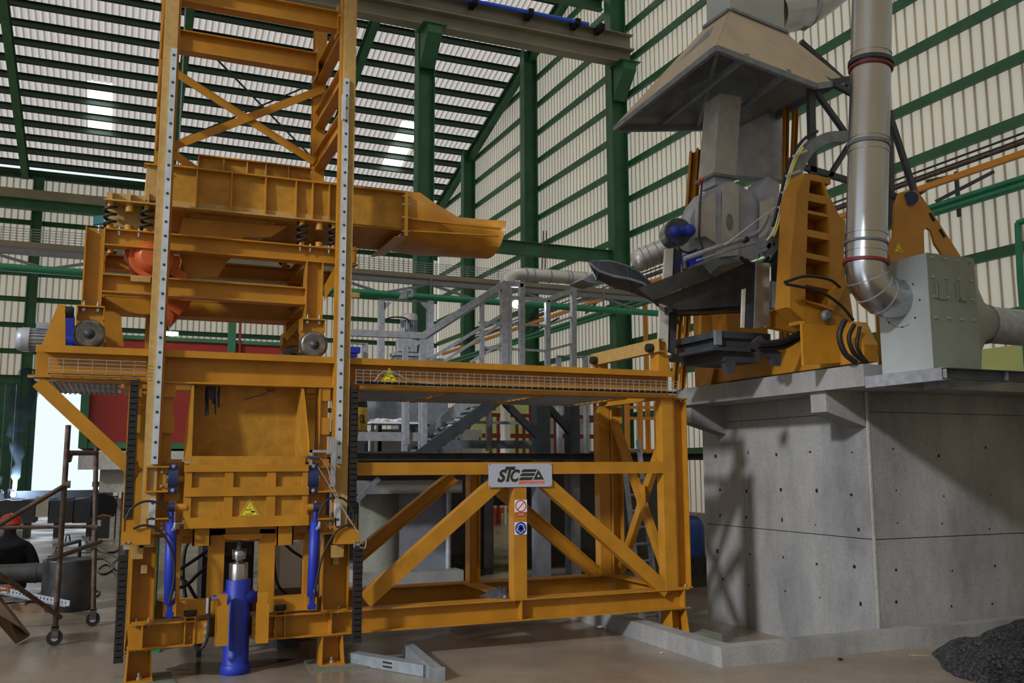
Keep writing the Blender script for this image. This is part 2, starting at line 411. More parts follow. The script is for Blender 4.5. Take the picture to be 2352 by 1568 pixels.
# wall columns and the crane columns
def column(x, y, z1, h, b, label, along='x', extra=None):
    c = thing('steel_column', (x, y, 0), label, 'column')
    mb = MB(); H_, B_ = h/2, b/2
    if along == 'x':   # web runs along X, flanges face +-X
        s1 = MB().box((x-H_, y-B_, 0), (x-H_+.022, y+B_, z1)); s2 = MB().box((x+H_-.022, y-B_, 0), (x+H_, y+B_, z1)); w = MB().box((x-H_+.022, y-.008, 0), (x+H_-.022, y+.008, z1))
    else:
        s1 = MB().box((x-B_, y-H_, 0), (x+B_, y-H_+.022, z1)); s2 = MB().box((x-B_, y+H_-.022, 0), (x+B_, y+H_, z1)); w = MB().box((x-.008, y-H_+.022, 0), (x+.008, y+H_-.022, z1))
    part('flange', s1, M['green'], c); part('flange', s2, M['green'], c); part('web', w, M['green'], c)
    part('base_plate', MB().box((x-H_-.1, y-B_-.1, 0), (x+H_+.1, y+B_+.1, .03)), M['green'], c)
    return c
YC = 21.6
czt, czb = at(1200, 36, Y=YC).z, at(1200, 106, Y=YC).z
c1 = column(12.68, 22.06, roof_z(22.06)-.3, .5, .36, 'green steel wall column under the right end of the beige crane girder')
c2 = column(12.68, 28.2, roof_z(28.2)-.3, .5, .36, 'green wall column between the crane end column and the corner column')
c3 = column(12.68, 34.3, roof_z(34.3)-.3, .5, .36, 'green wall column nearest the far right corner of the hall')
c4 = column(6.95, 22.1, roof_z(22.1)-.5, .45, .36, 'freestanding green column beside the lift tower, carrying the crane girder', 'x')
for c, cx in ((c1, 12.68), (c4, 6.95)):
    zz = czb
    part('corbel', MB().poly([(cx-.2,YC+.35,zz), (cx-.2,YC-.35,zz), (cx-.2,YC-.35,zz-.25), (cx-.2,YC+.3,zz-.95)], (.4,0,0)), M['green'], c)
    part('bracket_plate', MB().box((cx-.32, YC-.4, zz-.03), (cx+.32, YC+.3, zz)), M['green'], c)
for bx, lab in ((at(78,600,Y=YB-.3).x, 'green back wall column behind the left end of the machine'),
                (1.45, 'green back wall column behind the lift tower'), (7.05, 'green back wall column behind the crane column')):
    column(bx, YB-.3, ztop-.1, .36, .3, lab)
g = thing('crane_girder', (2.5, YC, czb), 'beige overhead crane girder crossing the top of the hall', 'beam')
part('girder', MB().ib((XL+.06, YC, (czt+czb)/2), (12.9, YC, (czt+czb)/2), czt-czb, .38, tf=.03, tw=.02), M['crane'], g)
part('side_angle', MB().box((XL+.06, YC-.24, czb+(czt-czb)*.45), (12.9, YC-.02, czb+(czt-czb)*.5)), M['crane'], g)
pz = lambda x: czt-.02
part('conductor_pipe', MB().tube([(XL+.06, YC-.42, czt-.1), (at(1352,76,Y=YC-.42).x, YC-.42, czt-.1)], .055, 10), M['cableblue'], g, 'bright blue conductor pipe')
for x in (4.0, 6.4, 8.0, 9.6, 11.0, 11.75): part('pipe_clip', MB().box((x-.07, YC-.5, czt-.2), (x+.07, YC-.1, czt-.02)), M['hole'], g)
g = thing('runway_girder', (2.5, YB-1.2, at(20,470,Y=YB-1.2).z), 'beam with brown upper band and green web along the back wall', 'beam')
zb2 = at(20,474,Y=YB-1.2).z; zt2 = at(20,432,Y=YB-1.2).z
part('lower_beam', MB().ib((XL, YB-1.2, (zb2+zt2)/2-.2), (12.4, YB-1.2, (zb2+zt2)/2-.2), (zt2-zb2)*.55, .3, tf=.03), M['green'], g)
part('upper_beam', MB().box((XL, YB-1.35, zb2+(zt2-zb2)*.5), (12.4, YB-1.05, zt2)), M['crane'], g)
zz = at(1200,575,Y=22.3).z
solo('tie_beam', MB().ib((7.15, 22.1, zz), (12.45, 22.1, zz), .36, .2, tf=.02), M['green'], 'horizontal green tie beam between the two crane columns', 'beam')
zz = at(1350,12,Y=22.5).z
solo('tie_beam', MB().ib((7.15, 22.4, zz), (12.45, 22.4, zz), .3, .2, tf=.02), M['green'], 'short green tie beam above the crane girder near the top edge', 'beam')
# kerb around the pit and the pads
kz = .155
kl = Vector((4.49, 6.32, 0))
solo('concrete_kerb', MB().poly([(4.5,6.33,0),(9.4,6.33,0),(12.5,6.33,0),(12.5,6.47,0),(4.66,6.47,0),(4.66,9.0,0),(4.5,9.0,0)], (0,0,kz)), M['concrete'], 'low L-shaped concrete kerb on the floor around the furnace block', 'kerb')
# ================================================================ the charging machine
FY, RY = 7.65, 9.0
def bolts(pts, r=.012, d=(0,-1,0), l=.012):
    mb = MB()
    for p in pts: mb.cyl(p, Vector(p)+Vector(d)*l, r, n=6); mb.cyl(Vector(p)+Vector(d)*l, Vector(p)+Vector(d)*(l*2), r*.55, n=6)
    return mb
def dots(name, mb, mt, parent): return part(name, mb, mt, parent, kind='stuff')
YE = M['yellow']
# ---------------- lower truss frame
tf = thing('support_frame', (2.6, 8.3, 0), 'yellow trussed steel frame with diagonal braces under the rail girders', 'frame')
ZB0, ZB1 = .245, .432; ZM = (ZB0+ZB1)/2
part('bottom_beam', MB().ib((1.16,FY+.09,ZM), (5.1,FY+.09,ZM), ZB1-ZB0, .18), YE, tf)
part('bottom_beam', MB().ib((.14,FY+.09,ZM), (.62,FY+.09,ZM), ZB1-ZB0, .18), YE, tf)
part('bottom_beam', MB().ib((.14,RY,ZM), (5.1,RY,ZM), ZB1-ZB0, .18), YE, tf)
for x in (.23, 1.7, 3.34, 5.0):
    part('cross_beam', MB().ib((x,FY+.185,ZM), (x,RY-.095,ZM), ZB1-ZB0-.004, .17), YE, tf)
for x in (.235, 1.66, 3.345, 5.04): part('stiffener', MB().box((x-.006,FY+.004,ZB0+.011), (x+.006,FY+.085,ZB1-.011)), YE, tf)
def foot(x, y, fl):
    m = MB().box((x-.09,y-.09,.235),(x+.09,y+.09,.2449)).box((x-.10,y-.12,.012),(x+.10,y+.10,.024))
    for s in (-1, 1):
        m.poly([(x+s*.085,y-.085,.235),(x+s*.085,y+.085,.235),(x+s*(.085+fl*.01),y+.095,.024),(x+s*(.085+fl*.01),y-.115,.024)], (-s*.01,0,0))
    m.box((x-.08,y+.03,.024),(x+.08,y+.042,.235))
    f = part('foot', m, YE, tf)
    part('anchor_bolt', MB().cyl((x,y-.05,.024),(x,y-.05,.04),.022,n=6).cyl((x,y-.05,.04),(x,y-.05,.07),.011,n=6), M['galv'], f)
for x in (.225, 1.675, 4.975): foot(x, FY+.1, 1); foot(x, RY, 1)
for x in (.225, 1.675, 4.975):
    solo('floor_pad', MB().poly([(x-.2,FY-.14,0),(x+.26,FY-.16,0),(x+.24,FY+.3,0),(x-.17,FY+.31,0)], (0,0,.0118)) if x < 4 else MB().poly([(4.83,FY-.12,-.2),(5.35,FY-.14,-.2),(5.35,FY+.3,-.2),(4.83,FY+.3,-.2)],(0,0,.2118)), M['grout'],
         {.225:'thin grout pad under the front left foot of the yellow frame', 1.675:'grey green grout pad under the foot right of the blue ram', 4.975:'concrete pad inside the kerb under the far right foot'}[x], 'pad')
def tbar(name, p0, p1, w=.12, t=.1, par=tf, m=YE): return part(name, MB().bar(p0, p1, t, w, up=(0,0,1) if abs((Vector(p1)-Vector(p0)).z) < .9*(Vector(p1)-Vector(p0)).length else (1,0,0)), m, par)
part('mid_post', MB().box((3.27,FY,ZB1),(3.395,FY+.12,1.522)), YE, tf)
part('end_post', MB().box((4.835,FY,ZB1),(4.96,FY+.12,2.245)), YE, tf)
part('top_rail', MB().box((1.82,FY,1.522),(4.835,FY+.12,1.63)), YE, tf)
def icol(x0, x1, yc, z0, z1, par, name='column', d=.17, m=YE):
    """H column, open side to the front"""
    return part(name, MB().box((x0,yc-d/2,z0),(x0+.011,yc+d/2,z1)).box((x1-.011,yc-d/2,z0),(x1,yc+d/2,z1)).box((x0+.011,yc-.005,z0),(x1-.011,yc+.005,z1)), m, par)
icol(4.965, 5.12, FY+.09, ZB1, 2.245, tf)
part('cap_plate', MB().box((4.965,FY+.005,2.235),(5.135,FY+.17,2.249)), YE, tf)
part('base_plate', MB().box((4.95,FY+.002,ZB1),(5.135,FY+.178,ZB1+.014)), YE, tf)
part('diagonal', MB().bar(at(838,1378,Y=FY+.06), at(1140,1107,Y=FY+.06), .1, .125), YE, tf)
part('diagonal', MB().bar(at(1248,1106,Y=FY+.06), at(1528,1356,Y=FY+.06), .1, .125), YE, tf)
part('mid_post', MB().ib((3.39,RY,ZB1),(3.39,RY,1.522),.12,.12,up=(1,0,0)), YE, tf)
part('top_rail', MB().box((.3,RY-.06,1.522),(4.95,RY+.06,1.63)), YE, tf)
part('diagonal', MB().ib(at(1042,1092,Y=RY), at(822,1276,Y=RY), .13, .1), YE, tf)
part('diagonal', MB().ib(at(1140,1118,Y=RY), at(1372,1318,Y=RY), .13, .1), YE, tf)
icol(4.98, 5.12, RY, ZB1, 2.245, tf); part('end_post', MB().box((4.84,RY-.06,ZB1),(4.97,RY+.06,2.245)), YE, tf)
part('end_brace', MB().bar((5.06,FY+.2,2.1),(5.06,RY-.12,.5),.06,.09), YE, tf); part('end_brace', MB().bar((4.99,FY+.2,.5),(4.99,RY-.12,2.1),.06,.09), YE, tf)
part('brace_plate', MB().box((4.985,8.25,1.2),(4.995,8.42,1.4)), YE, tf)
dots('bolts', bolts([(x,FY+.05,z) for x in (.19,.28,1.6,1.73,3.2,3.3,4.9,5.08) for z in (ZB1+.014,)], d=(0,0,1)), M['galv'], tf)
dots('bolts', bolts([(x,FY+.05,ZB1-.012) for x in (.19,.28,1.61,1.72,3.29,4.9)], d=(0,0,-1)), M['galv'], tf)
dots('bolts', bolts([(x,FY+.05,ZB0-.002) for x in (.19,.27,1.63,1.72,4.94,5.02)], d=(0,0,-1)), M['galv'], tf)
dots('bolts', bolts([(x,FY+.03,2.234) for x in (5.0,5.08)], d=(0,0,-1)), M['galv'], tf)
# ---------------- lift tower: columns, masts, upper bracing
lt = thing('lift_tower', (.95, 8.3, ZB1), 'tall yellow lift tower with two polished guide rails rising out of view', 'tower')
for x0, x1 in ((.135,.315), (1.58,1.80)):
    icol(x0, x1, FY+.1, ZB1, 1.06, lt)
    part('column_plate', MB().box((x0-.005,FY+.02,ZB1),(x1+.005,FY+.175,ZB1+.014)), YE, lt)
    xc = (x0+x1)/2
    for xa, xb in ((xc-.155, xc-.085), (xc+.085, xc+.16)):
        part('side_channel', MB().chan((xa,FY+.10,1.06),(xa,FY+.10,2.245),.16,.012,up=(0,1,0)).box((xa,FY+.06,1.06),(xb,FY+.07,2.245)), YE, lt)
        for z0, z1 in ((1.06,1.2),(1.52,1.66),(1.86,2.0),(2.14,2.245)): part('batten', MB().box((xa-.012,FY+.03,z0),(xb+.012,FY+.06,z1)), YE, lt)
    part('column', MB().box((xc-.16,RY-.09,ZB1),(xc+.16,RY+.09,2.245)) if False else MB().ib((xc,RY,ZB1),(xc,RY,2.245),.18,.18,up=(0,1,0)), YE, lt)
    part('stop_block', MB().box((xc-.02,FY+.02,.80),(xc+.025,FY+.09,.86)), M['mast'], lt)
ML = part('mast', MB().bar((.235,FY,1.0),(.235,FY,6.3),.1,.14,up=(0,1,0)), M['mast'], lt)
MR = part('mast', MB().bar((1.705,FY,.98),(1.705,FY,6.3),.1,.14,up=(0,1,0)), M['mast'], lt)
# inner flanges of the masts
part('mast_flange', MB().box((.286,FY-.03,1.0),(.305,FY+.084,6.3)), YE, lt); part('mast_flange', MB().box((1.64,FY-.0,1.0),(1.654,FY+.084,6.3)), YE, lt)
def guide(x, z0, z1, name='guide_rail'):
    y = FY-.07
    r = part(name, MB().box((x-.023,y-.03,z0),(x+.023,y,z1)), M['rail'], lt)
    mb = MB(); z = z0+.05
    while z < z1-.02: mb.cyl((x,y-.0305,z),(x,y-.033,z),.0115,n=8); z += .115
    part('rail_holes', mb, M['greenhole'], r, kind='stuff')
guide(.262, 1.165, 1.36); guide(.262, 1.62, 4.95); guide(1.672, 1.12, 1.30); guide(1.672, 1.62, 4.93)
part('rail_clamp', MB().box((1.635,FY-.13,4.55),(1.66,FY-.07,4.78)), M['rail'], lt)
part('rear_mast', MB().ib((1.70,RY-.04,2.245),(1.70,RY-.04,6.2),.12,.12,up=(0,1,0)), YE, lt)
part('rear_mast', MB().ib((.24,RY-.04,2.245),(.24,RY-.04,6.2),.12,.12,up=(0,1,0)), YE, lt)
for z in (5.50, 5.03, 4.60):
    part('side_beam', MB().ib((1.70,FY+.09,z),(1.70,RY-.11,z),.17,.1), YE, lt)
    part('side_beam', MB().ib((.24,FY+.09,z),(.24,RY-.11,z),.17,.1), YE, lt)
zt = at(600,20,Y=FY+.2).z
part('upper_beam', MB().ib((.29,FY+.2,zt),(1.64,FY+.2,zt),.17,.12), YE, lt)
za = at(575,123,Y=RY-.2).z
part('upper_beam', MB().ib((.29,RY-.2,za),(1.64,RY-.2,za),.2,.12), YE, lt)
for x in (.30, 1.635):
    part('gusset', MB().box((x-.006,FY+.12,zt-.14),(x+.006,FY+.28,zt+.14)), YE, lt); part('gusset', MB().box((x-.006,RY-.3,za-.15),(x+.006,RY-.1,za+.15)), YE, lt)
yb_ = RY-.12
part('cross_brace', MB().bar(at(405,168,Y=yb_), at(722,372,Y=yb_), .012, .075), YE, lt)
part('cross_brace', MB().bar(at(398,336,Y=yb_-.02), at(744,204,Y=yb_-.02), .012, .075), YE, lt)
part('cross_brace', MB().bar(at(398,352,Y=yb_), at(460,398,Y=yb_), .012, .075), YE, lt)
# ---------------- rail girders on top, with walkway grating, stops and left braces
rg = thing('rail_girder', (2.2, 8.3, 2.245), 'pair of yellow rail girders carrying the trolley above the truss frame', 'girder')
GX0, GX1, GZ0, GZ1 = -.60, 4.98, 2.25, 2.505
for y, nm in ((FY+.11,'girder'), (RY-.02,'girder')):
    zg_ = GZ0 if y < 8.3 else GZ0+.045
    part(nm, MB().ib((GX0,y,(zg_+GZ1)/2),(GX1,y,(zg_+GZ1)/2),GZ1-zg_,.2,tf=.014), YE, rg)
    part('rail_lip', MB().box((GX0,y-.112,GZ1-.05),(GX1,y-.09,GZ1+.004)), YE, rg)
part('bottom_lip', MB().box((1.85,FY-.03,GZ0-.008),(GX1+.02,FY+.02,GZ0+.028)), YE, rg)
part('bottom_lip', MB().box((-.64,FY-.03,GZ0+.012),(.135,FY+.02,GZ0+.028)), YE, rg)
for x in (-.55, .05, 1.9, 2.75, 3.65, 4.55, 4.93): part('cross_member', MB().ib((x,FY+.215,GZ0+.03),(x,RY+.1,GZ0+.03),.08,.05), YE, rg)
for a, b in ((1.94,2.72),(2.79,3.62),(3.69,4.52),(-.5,.0)):
    mb = MB()
    nx = int((b-a)/.04)
    for i in range(nx): mb.box((a+i*.04,FY+.215,GZ0-.005),(a+i*.04+.014,RY+.1,GZ0+.02))
    for j in range(10): mb.box((a,FY+.24+j*.125,GZ0+.0),(b,FY+.256+j*.125,GZ0+.018))
    part('grating', mb, M['galv'], rg)
for y, sx in ((FY+.03, 0), (RY-.02, 0)):
    part('left_brace', MB().bar((-.57,y,GZ0-.02),(.15,y,1.54),.08,.1), YE, rg)
# end stop with buffers, right end
part('stop_post', MB().poly([(4.83,FY+.03,GZ1),(4.97,FY+.03,GZ1),(4.92,FY+.03,2.80),(4.84,FY+.03,2.82)], (0,.16,0)), YE, rg)
part('stop_post', MB().poly([(4.83,RY-.1,GZ1),(4.97,RY-.1,GZ1),(4.92,RY-.1,2.8),(4.84,RY-.1,2.82)], (0,.12,0)), YE, rg)
sb = part('stop_bar', MB().chan((4.80,FY-.03,2.76),(4.80,RY+.05,2.76),.13,.07,up=(0,0,1)), M['mast'], rg)
for y in (FY+.09, RY-.1): part('buffer', MB().lathe((4.81,y,2.74),(-1,0,0),[(0,.03),(.015,.045),(.06,.045),(.075,.04)],14), M['black'], sb)
# left stop plate
part('stop_plate', MB().poly([at(92,800,Y=FY+.05),at(150,800,Y=FY+.05),at(150,700,Y=FY+.05),at(134,698,Y=FY+.05)], (0,.1,0)), YE, rg)
part('buffer', MB().lathe(at(150,716,Y=FY+.09),(1,0,0),[(0,.045),(.05,.045),(.06,.035)],14), M['black'], rg)
# ---------------- cable trays of wire mesh
def tray(x0, x1, z, label, step):
    t = thing('cable_tray', ((x0+x1)/2, FY-.06, z), label, 'cable tray')
    mb = MB()
    for k in range(5): mb.bar((x0,FY-.10,z+.028*k),(x1,FY-.10,z+.028*k),.004,.004)
    for k in range(3): mb.bar((x0,FY-.10+.03*k,z),(x1,FY-.10+.03*k,z),.004,.004)
    part('long_wires', mb, M['galv'], t, kind='stuff')
    w0 = None; x = x0
    while x <= x1+.001:
        m = MB().bar((x,FY-.10,z),(x,FY-.10,z+.118),.004,.004,up=(0,1,0)).bar((x,FY-.10,z),(x,FY-.03,z),.004,.004)
        if w0 is None: w0 = part('cross_wire', m, M['galv'], t, loc=(x,FY-.10,z))
        else: inst('cross_wire', w0, t, (x,FY-.10,z))
        x += step
    return t
tl = tray(-.50, .17, GZ0+.035, 'short wire mesh cable tray left of the lift tower', .098)
tr_ = tray(1.80, 4.97, GZ0+.035, 'long wire mesh cable tray along the right rail girder', .062)
part('cable', MB().tube([(1.82,FY-.08,GZ0+.046),(3.0,FY-.07,GZ0+.044),(4.95,FY-.08,GZ0+.046)],.009,6), M['black'], tr_)
part('cable', MB().tube(curve_pts([(1.95,FY-.12,GZ0+.05),(2.02,FY-.125,GZ0+.13),(2.12,FY-.125,GZ0+.13),(2.3,FY-.12,GZ0+.06),(2.6,FY-.08,GZ0+.05)]),.005,6), M['galv'], tr_)
# ---------------- trolley on wheels
cg = thing('trolley_frame', (.7, 8.3, GZ1+.004), 'yellow trolley frame of I beams on four steel wheels', 'trolley')
TY = 7.85; TR = 8.85; GT = GZ1+.004
def px(x, y, yy=TY): return at(x, y, Y=yy)
tz1, tz0 = at(240,522,Y=TY).z, at(240,562,Y=TY).z
lx0, lx1 = at(192,600,Y=TY).x, at(238,600,Y=TY).x
rx0, rx1 = at(702,660,Y=TY).x, at(742,660,Y=TY).x
zl = at(210,702,Y=TY).z; zr = at(720,726,Y=TY).z
xr_ = at(822,580,Y=TY).x
mz = (at(240,627,Y=TY).z, at(240,670,Y=TY).z)
for y in (TY, TR):
    part('top_beam', MB().ib((lx1-.002,y+.06,(tz0+tz1)/2),(xr_,y+.06,(tz0+tz1)/2),tz1-tz0,.13), YE, cg)
    icol(lx0, lx1, y+.06, zl, tz1, cg, 'post', .13); icol(rx0, rx1, y+.06, zl, tz0, cg, 'post', .13)
    part('mid_beam', MB().ib((lx1,y+.06,(mz[0]+mz[1])/2),(rx0,y+.06,(mz[0]+mz[1])/2),mz[0]-mz[1],.13), YE, cg)
    part('corner_gusset', MB().poly([px(818,565,y),px(820,600,y),px(795,610,y),px(745,690,y),px(745,655,y),px(790,575,y)], (0,.012,0)), YE, cg)
    for xc, nm in (((lx0+lx1)/2, 'l'), ((rx0+rx1)/2, 'r')):
        wb = part('wheel_box', MB().box((xc-.1,y-.02,zl-.012),(xc+.1,y+.14,zl)).box((xc-.1,y+.09,GT+.06),(xc+.1,y+.10,zl-.012)).box((xc-.1,y-.01,zl-.11),(xc-.09,y+.14,zl-.012)).box((xc+.09,y-.01,zl-.11),(xc+.1,y+.14,zl-.012)).box((xc-.1,y+.04,GT+.13),(xc+.1,y+.05,zl-.012)), YE, cg)
        wr = .115
        w = part('wheel', MB().lathe((xc,y-.07,GT+wr),(0,1,0),[(0,wr*.80),(.004,wr*.93),(.014,wr),(.09,wr),(.095,wr*1.0),(.11,wr*.9)],32), M['wheelsteel'], cg)
        part('hub', MB().lathe((xc,y-.0705,GT+wr),(0,-1,0),[(0,wr*.36),(.006,wr*.36),(.006,wr*.12),(.016,wr*.1)],20), M['iron'], w)
        dots('bolts', bolts([(xc-.05,y-.0,zl),(xc+.05,y-.0,zl)], d=(0,0,1), l=.018).add([],[]), M['galv'], cg)
        dots('bolts', bolts([(xc-.05,y+.02,zl-.03),(xc+.05,y+.02,zl-.03)], .016), M['galv'], cg)
for x in ((lx0+lx1)/2, (rx0+rx1)/2):
    part('cross_beam', MB().ib((x,TY+.13,(mz[0]+mz[1])/2),(x,TR,(mz[0]+mz[1])/2),.12,.1), YE, cg)
    part('cross_beam', MB().ib((x,TY+.13,(tz0+tz1)/2),(x,TR,(tz0+tz1)/2),.13,.1), YE, cg)
lz = at(300,700,Y=TR).z
part('lower_beam', MB().box((lx0,TR+.0,lz-.07),(rx1,TR+.12,lz+.11)), YE, cg)
part('lower_plate', MB().box((lx1,TR-.12,at(300,724,Y=TR).z),(rx0,TR+.1,at(300,724,Y=TR).z+.012)), YE, cg)
part('hopper_skirt', MB().poly([px(236,715,8.2),px(275,715,8.2),px(285,795,8.2),px(245,795,8.2)], (0,.01,0)), YE, cg)
part('tie_plate', MB().box((px(300,632).x,TY-.02,px(300,646).z),(px(346,632).x,TY-.005,px(300,632).z)), M['mast'], cg)
part('strut', MB().bar(px(655,775,8.4), px(700,728,8.4), .05, .06), YE, cg)
dots('bolts', bolts([(px(x,522).x,TY+.02,tz1-.012) for x in (228,275,320,692,715,758)], .014, (0,0,-1), .018), M['galv'], cg)
dots('bolts', bolts([(px(x,522).x,TY+.02,tz1) for x in (228,275,320,692,715,758)], .012, (0,0,1), .01), M['galv'], cg)
part('end_tab', MB().box((px(795,668).x,TY+.03,px(795,680).z),(px(829,668).x,TY+.05,px(795,668).z)), M['mast'], cg)
# ---------------- vibrating feeder trough on springs
fd = thing('vibrating_feeder', (1.2, 8.35, tz1), 'long yellow vibrating feeder trough with ribbed side and tapered spout', 'feeder')
A, B = 7.95, 8.80
def fx(x, y, yy=A): return at(x, y, Y=yy)
zt_, zb_ = 4.075, 3.735
xa, xj, xe = fx(384,400).x, fx(930,450).x, fx(1178,510).x
for y, s in ((A, 1), (B, -1)):
    part('side_plate', MB().box((xa,y,zb_),(xj,y+.01*s,zt_)), M['yellow_old'], fd)
    part('top_flange', MB().box((xa-.01,y-.055 if s>0 else y-.01,zt_),(xj,y+.02,zt_+.014)), YE, fd)
    part('bottom_flange', MB().box((xa-.02,y-.07 if s>0 else y-.01,zb_-.008),(fx(768,520).x,y+.02,zb_+.006)).box((xa-.02,y-.012,zb_),(fx(768,520).x,y,zb_+.06)), M['mast'] if s>0 else YE, fd)
for i, rx in enumerate((450,530,608,678,716,754)):
    x = fx(rx,450).x
    part('rib', MB().poly([(x-.005,A-.05,zt_),(x-.005,A,zt_),(x-.005,A,zb_),(x-.005,A-.065,zb_),(x-.005,A-.065,zb_+.08)], (.01,0,0)), YE, fd)
part('floor_plate', MB().box((xa,A+.01,zb_),(xj,B-.01,zb_+.012)), M['yellow_old'], fd)
part('end_plate', MB().poly([(xa-.16,A-.04,3.77),(xa-.05,A-.04,3.77),(xa-.02,A-.04,4.06),(xa-.16,A-.04,4.06)], (0,.012,0)), M['mast'], fd)
part('end_plate', MB().box((xa-.16,A-.03,3.77),(xa-.15,B,4.06)), M['mast'], fd)
part('end_cap', MB().box((xa-.18,A-.07,4.06),(xa-.05,A+.05,4.075)), YE, fd)
part('rear_board', MB().box((fx(455,360,8.7).x,8.7,fx(455,392,8.7).z),(fx(716,380,8.7).x,8.715,fx(455,360,8.7).z)), M['yellow_old'], fd)
for rx in (455,513,567,610,662,714):
    x = fx(rx,380,8.7).x; part('rib', MB().box((x-.005,8.66,fx(455,392,8.7).z-.1),(x+.005,8.7,fx(455,360,8.7).z)), M['mast'], fd)
part('board_lip', MB().box((fx(455,360,8.7).x,8.65,fx(455,360,8.7).z),(fx(716,380,8.7).x,8.715,fx(455,360,8.7).z+.012)), YE, fd)
# under-trough gussets that carry the exciter
for y in (A+.12, B-.12):
    part('exciter_bracket', MB().poly([fx(420,500,y),fx(660,520,y),fx(620,545,y),fx(560,545,y),fx(500,635,y),fx(430,640,y),fx(405,560,y)], (0,.014,0)), YE, fd)
part('belly_plate', MB().poly([(fx(440,512).x,A+.14,zb_),(fx(640,512).x,A+.14,zb_),(fx(480,620).x,A+.14,zb_-.42),(fx(420,620).x,A+.14,zb_-.42)], (0,B-A-.28,0)), M['yellow_old'], fd)
# spring brackets, springs and rubber stops
def spring(x, y, z0, z1, r=.042):
    n = 3.4; pts = []; k = 60
    for i in range(k+1):
        t = i/k; w = 2*math.pi*n*t
        pts.append((x+r*math.cos(w), y+r*math.sin(w), z0+.012+(z1-z0-.024)*t))
    s = part('spring', MB().tube(pts, .0125, 7), M['black'], fd)
    part('spring_seat', MB().cyl((x,y,z0),(x,y,z0+.05),r*.62).cyl((x,y,z1-.05),(x,y,z1),r*.62), YE, s)
def stop(x, y, z0, z1):
    part('rubber_stop', MB().cyl((x,y,z1-.07),(x,y,z1),.034).cyl((x,y,z0),(x,y,z0+.05),.034), M['yellow_old'], fd)
LB = part('spring_bracket', MB().box((fx(238,468).x,A-.09,zb_-.012),(xa,A+.06,zb_)), M['mast'], fd)
part('bracket_web', MB().poly([(fx(240,468).x,A+.06,zb_-.005),(fx(380,500).x,A+.06,zb_-.005),(fx(380,500).x,A+.06,tz1+.06),(fx(262,500).x,A+.06,tz1+.03)], (0,.012,0)), M['mast'], fd)
part('bracket_wall', MB().box((fx(244,460).x,A-.0,zb_),(xa-.02,A+.012,zb_+.075)), M['mast'], fd)
for rx in (256, 298, 340): part('rib', MB().box((fx(rx,465).x-.006,A-.07,zb_),(fx(rx,465).x+.006,A,zb_+.09)), M['mast'], fd)
for y in (A-.03, B+.03):
    for rx in (253, 337, 693, 766): spring(fx(rx,500).x, y, tz1+.001, zb_-.012)
    for rx in (297, 733): stop(fx(rx,500).x, y, tz1+.001, zb_-.012)
part('spring_bracket', MB().box((fx(672,520).x,A-.08,zb_-.012),(fx(800,520).x,A+.06,zb_)), YE, fd)
# spout: joint flange, taper and half-round nose
part('joint_flange', MB().box((xj-.012,A-.06,zb_-.06),(xj,A,zt_+.012)), YE, fd); part('joint_flange', MB().box((xj+.001,A-.06,zb_-.06),(xj+.013,A,zt_+.012)), YE, fd)
dots('bolts', bolts([(xj-.012,A-.035,z) for z in (3.72,3.85,3.97,4.05)], .013, (-1,0,0), .014), M['galv'], fd)
dots('bolts', bolts([(xj+.013,A-.035,z) for z in (3.72,3.85,3.97,4.05)], .013, (1,0,0), .014), M['galv'], fd)
# lofted spout: section per station = half-round trough  (x, y centre, half width, top z, bottom z)
CYF = (A+B)/2
stations = [(xj, (B-A)/2, fx(935,440).z, 3.70), (fx(965,440).x, (B-A)/2, fx(965,442).z, 3.675), (fx(1000,480).x, (B-A)/2-.01, fx(1000,466).z, 3.66), (fx(1060,500).x, .33, fx(1060,498,8.03).z, 3.655), (fx(1120,506).x, .30, fx(1120,503,8.05).z, 3.655), (xe, .27, fx(1178,509,8.1).z, 3.66)]
def loft(th):
    vs = []; n = 13
    for j, (x, hw, zt2_, zb2_) in enumerate(stations):
        for i in range(n):
            a = math.pi*(i/(n-1)); c, s_ = math.cos(a), math.sin(a); w = .55 + .45*(j/5)
            sq = lambda q, e: math.copysign(abs(q)**e, q)
            e = .35+.45*(j/5)
            vs.append((x-(.06*s_ if j == 5 else 0), CYF-(hw-th)*sq(c, e), zt2_-(zt2_-zb2_-th)*sq(s_, e)))
    return vs, n
mb = MB(); o_, n = loft(0); i_, _ = loft(.012); k = len(stations)
for vs, fl in ((o_, False), (i_, True)):
    mb.add(vs, [((j*n+i, (j+1)*n+i, (j+1)*n+i+1, j*n+i+1) if not fl else (j*n+i, j*n+i+1, (j+1)*n+i+1, (j+1)*n+i)) for j in range(k-1) for i in range(n-1)], True)
rim = []
o0 = len(mb.v)-2*k*n
for i in range(n-1): rim.append(((k-1)*n+i, (k-1)*n+i+1, k*n+(k-1)*n+i+1, k*n+(k-1)*n+i))
for j in range(k-1): rim.append((j*n, k*n+j*n, k*n+(j+1)*n, (j+1)*n)); rim.append((j*n+n-1, (j+1)*n+n-1, k*n+(j+1)*n+n-1, k*n+j*n+n-1))
mb.f += [list(f) for f in rim]; mb.m += [0]*len(rim); mb.sm += [False]*len(rim)
part('spout', mb, YE, fd)
part('spout_stiffener', MB().bar(fx(938,502,A-.02), fx(1150,525,8.02), .03, .014), YE, fd)
part('spout_stiffener', MB().bar(fx(938,530,A-.01), fx(1145,542,8.04), .03, .014), YE, fd)
part('drip_plate', MB().poly([(fx(905,572).x,A,3.66),(xj+.05,A,3.69),(xj+.05,B,3.69),(fx(905,572).x,B,3.66)], (0,0,.012)), YE, fd)
part('flat_plate', MB().box((fx(800,450).x,A-.012,zb_+.015),(xj-.012,A,zb_+.022)), YE, fd)
